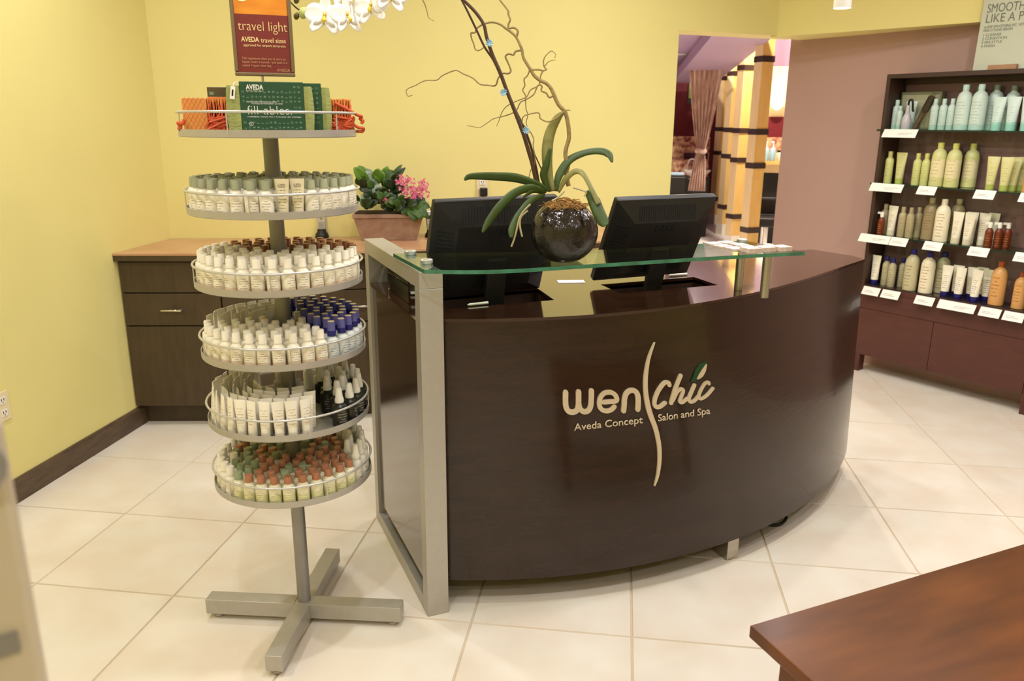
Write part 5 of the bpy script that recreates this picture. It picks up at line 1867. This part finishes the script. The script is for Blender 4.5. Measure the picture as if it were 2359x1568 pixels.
def blossom(px, py, rpx, turn, roll, off_):
    c = op(px, py, off_)
    s_ = rpx * .00121
    fx = (vright * math.cos(turn) + on_v * math.sin(turn)).normalized()
    fn = (-on_v * math.cos(turn) + vright * math.sin(turn)).normalized()
    fz = vup
    ca, sa = math.cos(roll), math.sin(roll)
    ex, ez = fx * ca + fz * sa, -fx * sa + fz * ca
    ly = MB()
    ly.lathe([(.001, 0), (s_ * .08, s_ * .05), (s_ * .07, s_ * .14), (.001, s_ * .18)], 10, Matrix.Translation(c))
    fl = put('flower', ly, LIPY, orc, smooth=60)
    for (an_, L, W, bend) in ((90, .98, .30, .10), (228, 1.02, .27, .12), (312, 1.02, .27, .12), (8, 1.02, .54, -.12), (172, 1.02, .54, -.12)):
        a = R(an_)
        d = ex * math.cos(a) + ez * math.sin(a)
        sd = -ex * math.sin(a) + ez * math.cos(a)
        pts, wid = [], []
        for i in range(8):
            k = i / 7
            pts.append(c + d * (.06 + k * .94) * s_ * L + fn * (bend * k * k * s_ - (.03 if W < .5 else 0) * s_))
            wid.append(max(.0004, s_ * W * math.sin(PI * min(1.0, .10 + .86 * k)) ** .6))
        put('petal' if W > .5 else 'sepal', MB().leaf(pts, wid, sd, -.12), PET, fl, smooth=70, solid=.0008)
    lp_ = []
    for i in range(6):
        k = i / 5
        lp_.append(c + fn * s_ * (.12 + .2 * math.sin(k * PI)) - ez * s_ * .42 * k)
    put('lip', MB().leaf(lp_, [s_ * q for q in (.04, .09, .12, .10, .05, .015)], ex, .5), LIPY, fl, smooth=60, solid=.0008)
    put('pedicel', MB().tube(smooth_pts([c - fn * .003, c + vup * s_ * .4 - fn * s_ * .4, c + vup * s_ * .9 - fn * s_ * .2], 4), .0016, 6), SPIKEG, fl, smooth=60)


blossom(748, 38, 44, R(8), R(-6), -.03)
blossom(800, 36, 42, R(48), R(4), -.03)
blossom(854, 14, 42, R(-8), R(10), -.03)
blossom(899, -14, 42, R(35), R(-5), -.03)
blossom(790, -22, 34, R(-15), R(5), -.02)
for (px, py, m, rr) in ((699, 30, BUD, 13), (683, 37, BUDB, 8), (683, 0, BUDB, 8)):
    c = op(px, py, -.02)
    put('bud', MB().lathe([(.001, -rr * .00125), (rr * .0007, -rr * .0009), (rr * .00105, 0), (rr * .0007, rr * .0009), (.001, rr * .00125)], 12, Matrix.Translation(c) @ Matrix.Rotation(R(20), 4, 'Y')), m, orc, smooth=70)

# ================================================================== SALON BEYOND THE DOORWAY
WHITEF = mat('white_salon_floor', (226, 222, 214), 0.25, var=0.02, scale=2)
LAV = mat('lavender_paint', (176, 150, 172), 0.6)
LAVD = mat('mauve_paint', (140, 108, 124), 0.6)
RED = mat('crimson_wall_paint', (104, 12, 24), 0.6)
MAPLE = mat('maple_veneer', (226, 184, 104), 0.35, var=0.08, scale=3, stretch=(4, 4, 1))
MAPLEL = mat('pale_maple_veneer', (236, 212, 158), 0.35, var=0.06, scale=3, stretch=(4, 4, 1))
DBAND = mat('dark_walnut_band', (58, 40, 32), 0.4)
BROC = mat('red_brocade', (128, 24, 38), 0.7, var=0.5, scale=16, col2=(222, 188, 140), detail=1.0)
SATIN = mat('bronze_satin_curtain', (240, 214, 196), 0.35, var=0.4, scale=16, stretch=(1, 1, .5), bump=0.35, bscale=30, col2=(192, 152, 134))
struct(put('floor_salon', MB().box(-1.5, 9.0, 3.2, 17.0, -0.06, -0.002), WHITEF))
struct(put('ceiling_salon', MB().box(-1.5, 9.0, 3.3, 17.0, 3.3, 3.4), LAV))
struct(put('wall_salon_far', MB().box(-1.5, 9.0, 16.9, 17.0, 0, 3.3), LAVD))
struct(put('wall_salon_left', MB().box(-1.6, -1.5, 3.3, 17.0, 0, 3.3), LAV))
struct(put('wall_salon_right', MB().box(9.0, 9.1, 3.3, 17.0, 0, 3.3), LAV))


def facing(px, dist):
    """Floor point below a pixel column at a distance, and the yaw that faces the room."""
    q = at_dist(px, 400, dist)
    v = Vector((q.x - CAM.x, q.y - CAM.y, 0)).normalized()
    return Vector((q.x, q.y, 0)), math.atan2(v.y, v.x) - PI / 2


def zpx(px, py, dist):
    return at_dist(px, py, dist).z


def wpx(n, dist):
    return n * dist / FPX * 1.03


# red wall with brocade seating
q, a = facing(1600, 13.4)
struct(put('wall_salon_red', MB().box(-1.2, 0.42, 0, .08, 0, zpx(1600, 90, 13.4)), RED, loc=q, rz=a))
q, a = facing(1780, 10.9)
rw = struct(put('wall_salon_maple', MB().box(-.12, 1.2, 0, .08, 0, zpx(1780, 153, 10.9)), MAPLEL, loc=q, rz=a))
struct(put('wall_salon_upper', MB().box(-.12, 1.2, .0, .08, zpx(1780, 152.5, 10.9), 3.3), LAVD, loc=q, rz=a))
put('red_stripe', MB().box(-.119, 1.2, -.012, -.001, zpx(1780, 330, 10.9), zpx(1780, 269, 10.9)), RED, rw)
put('brocade_stripe', MB().box(-.119, 1.2, -.018, -.0125, zpx(1780, 345, 10.9), zpx(1780, 316, 10.9)), BROC, rw)
# sloping lavender beams under the salon ceiling
for (p0, p1, wd) in (((1562, 150), (1640, 40), .22), ((1600, 190), (1725, 70), .30)):
    A_, B_ = at_dist(p0[0], p0[1], 12.2), at_dist(p1[0], p1[1], 8.2)
    d = (B_ - A_).normalized()
    s1 = Vector((d.y, -d.x, 0)).normalized()
    up_ = s1.cross(d).normalized()
    vs_ = []
    for P in (A_, B_):
        for (i, j) in ((-1, 0), (1, 0), (1, 1), (-1, 1)):
            vs_.append(P + s1 * wd * i + up_ * .12 * j)
    o_ = put('trim_3', MB().add(vs_, [(0, 1, 2, 3), (7, 6, 5, 4), (0, 4, 5, 1), (1, 5, 6, 2), (2, 6, 7, 3), (3, 7, 4, 0)]), LAV)
    struct(o_)

# maple columns with dark bands
cols = [(1732, 9.1, .105, .15, 'nearest'), (1694, 10.4, .10, .12, 'second nearest'), (1671, 11.6, .09, .13, 'third nearest'), (1651, 12.8, .07, .10, 'farthest visible')]
for (px, dist, wl, wr_, nm) in cols:
    q, a = facing(px, dist)
    a += R(-54)
    t = thing('salon_column', '%s maple column with dark bands in the salon beyond the doorway' % nm, 'column', q, a, 'maple columns in the salon')
    sz_ = .118
    put('shaft', MB().box(-sz_ * .4, sz_ * .75, -sz_ * .4, sz_ * .75, .15, 3.29), MAPLE, t)
    put('inset_face', MB().box(-sz_ * .38, sz_ * .73, -sz_ * .4 - .006, -sz_ * .4 - .0004, .15, 3.29), MAPLEL, t)
    put('plinth', MB().box(-sz_ * .45, sz_ * .8, -sz_ * .45, sz_ * .8, -.001, .149), WHITEP, t)
    for zb_ in (.36, 1.05, 1.40, 2.13):
        put('band', MB().box(-sz_ * .47, sz_ * .82, -sz_ * .47, sz_ * .82, zb_, zb_ + .06), DBAND, t)

# curtain tied in the middle
D = 10.9
q, a = facing(1611, D)
top, tie, bot = zpx(1614, 128, D), zpx(1614, 348, D), zpx(1614, 440, D)
t = thing('tied_curtain', 'bronze satin curtain tied in a knot beside the salon columns', 'curtain', q, a)
m_ = MB()
NX, NZ = 60, 26
for j in range(NZ + 1):
    k = j / NZ
    z = top + (bot - top) * k
    kt = (top - tie) / (top - bot)
    if k < kt:
        s_ = k / kt
        hw = .165 * (1 - s_) ** .75 + .045 + .02 * (1 - s_)
        cx = -.0 + .0 * s_
    else:
        s_ = (k - kt) / (1 - kt)
        hw = .045 + .07 * s_ ** .6
        cx = -.02 * s_
    am = .035 * min(1, hw / .12)
    for i in range(NX + 1):
        x = -1 + 2 * i / NX
        m_.v.append((cx + x * hw, am * math.sin(x * 21 + .6 * math.sin(k * 5)), z))
for j in range(NZ):
    for i in range(NX):
        b_ = j * (NX + 1) + i
        m_.f.append((b_, b_ + NX + 1, b_ + NX + 2, b_ + 1))
put('drape', m_, SATIN, t, smooth=80, solid=.004)
put('knot', MB().tube([(.052 * math.cos(2 * PI * i / 14), .05 * math.sin(2 * PI * i / 14), tie + .012 * math.sin(4 * PI * i / 14)) for i in range(14)], .03, 8, closed=True), SATIN, t, smooth=70)
put('rod', MB().cyl((-.5, 0, top + .02), (.5, 0, top + .02), .012, 8), STEEL, t)
put('hanger', MB().cyl((-.4, 0, top + .03), (-.4, 0, 3.3), .008, 8), STEEL, t)

# brocade bench, wash basin, chair
D = 12.6
q, a = facing(1600, D)
t = thing('brocade_bench', 'red and cream brocade booth bench against the crimson salon wall', 'bench', q, a)
put('backrest', MB().box(-.62, .20, .08, .2, .45, zpx(1600, 314, D)), BROC, t, bevel=0.02)
put('seat', MB().box(-.62, .20, -.3, .079, .3, zpx(1600, 366, D)), BROC, t, bevel=0.03)
put('plinth', MB().box(-.60, .18, -.27, .19, 0, .299), BLACKP, t)
put('cushion', MB().box(-.18, .18, -.02, .07, zpx(1600, 366, D) + .002, zpx(1600, 352, D)), mat('plum_cushion', (72, 24, 44), .7), t, bevel=0.02)
D = 11.3
q, a = facing(1606, D)
t = thing('wash_basin', 'white salon wash basin with chrome tap beyond the doorway', 'basin', q, a)
zt = zpx(1606, 391, D)
put('bowl', MB().lathe([(.06, zt - .10), (.13, zt - .07), (.18, zt - .01), (.18, zt), (.15, zt - .005), (.10, zt - .05), (.001, zt - .07)], 22), WHITEP, t, smooth=50)
put('pedestal', MB().box(-.17, .17, -.1, .16, 0, zt - .1005), BLACKP, t, bevel=0.02)
put('tap', MB().tube(smooth_pts([(-.13, .02, zt + .0005), (-.13, .02, zt + .08), (-.10, .0, zt + .14), (-.04, -.03, zt + .14), (-.03, -.03, zt + .10)], 5), .012, 8), CHROME, t, smooth=60)
D = 10.6
q, a = facing(1566, D)
t = thing('wash_chair', 'black leather wash chair with pale blue towel left of the basin', 'chair', q, a)
zc = zpx(1566, 404, D)
put('back_cushion', MB().box(-.18, .10, .0, .12, .42, zc), BLACKP, t, bevel=0.03)
put('seat', MB().box(-.18, .10, -.42, -.001, .30, .44), BLACKP, t, bevel=0.03)
put('base', MB().lathe([(.2, 0), (.2, .02), (.04, .04), (.04, .299)], 18, Matrix.Translation((-.04, -.15, 0))), CHROME, t, smooth=40)
put('towel', MB().box(-.16, .06, -.01, .13, zc + .001, zc + .035), mat('pale_blue_towel', (168, 192, 208), .8), t, bevel=0.01)
D = 13.2
q, a = facing(1581, D)
t = thing('wall_picture', 'small green picture in black frame on the crimson salon wall', 'picture', (q.x, q.y, zpx(1581, 226, D)), a)
put('frame', MB().box(-.05, .035, -.03, .03, -.09, .27), BLACKP, t)
put('print', MB().box(-.038, .026, -.032, -.0305, .0, .255), mat('green_yellow_print', (150, 158, 62), .5, var=.4, scale=12), t)

# styling station on the right
D = 10.6
q, a = facing(1783, D)
t = thing('styling_station', 'maple ledge with dark cabinet under the glowing egg mirror', 'station', q, a)
zl_ = zpx(1783, 370, D)
put('ledge', MB().box(-.2, .6, -.12, .2, zl_ - .04, zl_), MAPLE, t)
put('apron', MB().box(-.19, .6, .0, .19, zpx(1783, 398, D), zl_ - .041), MAPLEL, t)
put('cabinet', MB().box(-.19, .6, .02, .19, 0, zpx(1783, 398, D) - .001), BLACKP, t)
q2, a2 = facing(1776, 10.78)
t = thing('egg_mirror', 'glowing white egg shaped mirror on the maple salon wall', 'mirror', (q2.x, q2.y, zpx(1776, 253, 10.78)), a2)
he = zpx(1776, 172, 10.78) - zpx(1776, 253, 10.78)
out_ = []
for i in range(28):
    an_ = 2 * PI * i / 28
    zz = .5 - .5 * math.cos(an_)
    rr = .095 * math.sin(an_) * (1.12 - .72 * zz)
    out_.append((rr, -zz * he))
mm = MB().prism(out_[::-1], 0, .012)
mm.v = [(x, z - .012, -y) for x, y, z in mm.v]
put('lit_face', mm, mat('lit_mirror_face', (255, 252, 244), .3, emit=3.0), t)
mf = [(x, -.006, -y) for x, y in out_]
put('rim', MB().tube(mf, .006, 6, closed=True), WHITEP, t)
SKYB = mat('pale_blue_bottle', (164, 196, 202), .3)
for k, px in enumerate((1761, 1776)):
    D2 = 10.52
    q, a = facing(px, D2)
    t = thing('pump_bottle', 'pale blue pump bottle on the salon ledge, %s of two' % ('left' if k == 0 else 'right'), 'pump bottle', (q.x, q.y, zl_ + .001), a, 'pump bottles on the salon ledge')
    hb_ = zpx(px, 340, D2) - zl_
    put('body', MB().lathe([(.034, 0), (.036, .005), (.036, hb_ * .8), (.02, hb_), (.014, hb_ + .005)], 16), SKYB, t, smooth=40)
    put('pump', MB().cyl((0, 0, hb_ + .0055), (0, 0, hb_ + .06), .009, 8).box(-.035, .012, -.01, .01, hb_ + .0605, hb_ + .075), WHITEP, t)
q, a = facing(1793, 10.55)
t = thing('cream_jar', 'cream jar with dark lid beside the pump bottles on the salon ledge', 'jar', (q.x, q.y, zl_ + .001), a)
put('jar', MB().lathe([(.034, 0), (.036, .004), (.036, .10), (.033, .104)], 14), CREAMC, t, smooth=40)
put('lid', MB().lathe([(.037, .1045), (.037, .125)], 14), BLACKP, t, smooth=40)
q, a = facing(1764, 9.6)
t = thing('styling_chair', 'black and chrome styling chair partly hidden by the mauve wall', 'chair', q, a)
put('back', MB().box(-.10, .16, .02, .09, .50, zpx(1764, 455, 9.6)), BLACKP, t, bevel=0.03)
put('seat', MB().box(-.14, .24, -.36, .019, .40, .50), BLACKP, t, bevel=0.03)
put('arm', MB().tube(smooth_pts([(.20, -.3, .5), (.21, -.32, .68), (.20, -.1, .72), (.18, .04, .70)], 5), .022, 8), CHROME, t, smooth=60)
put('base', MB().lathe([(.22, 0), (.22, .02), (.04, .05), (.04, .3995)], 20, Matrix.Translation((.04, -.15, 0))), CHROME, t, smooth=40)
# salon ceiling lights
for k, (px, dist) in enumerate(((1604, 9.9), (1690, 8.0), (1770, 9.6), (1500, 9.0))):
    q, a = facing(px, dist)
    t = thing('salon_downlight', 'round recessed downlight in the salon ceiling', 'light', (q.x, q.y, 3.3), 0, 'salon ceiling downlights')
    put('trim_ring', cme, WHITEP, t)
    put('lens', dme, LIGHTEMIT, t)
    ld = bpy.data.lights.new('salon_light', 'AREA')
    ld.shape = 'DISK'
    ld.size = .16
    ld.energy = 140
    ld.color = (1.0, .9, .78)
    lo = bpy.data.objects.new('bulb', ld)
    COL.objects.link(lo)
    lo.parent = t
    lo.location = (0, 0, -.014)
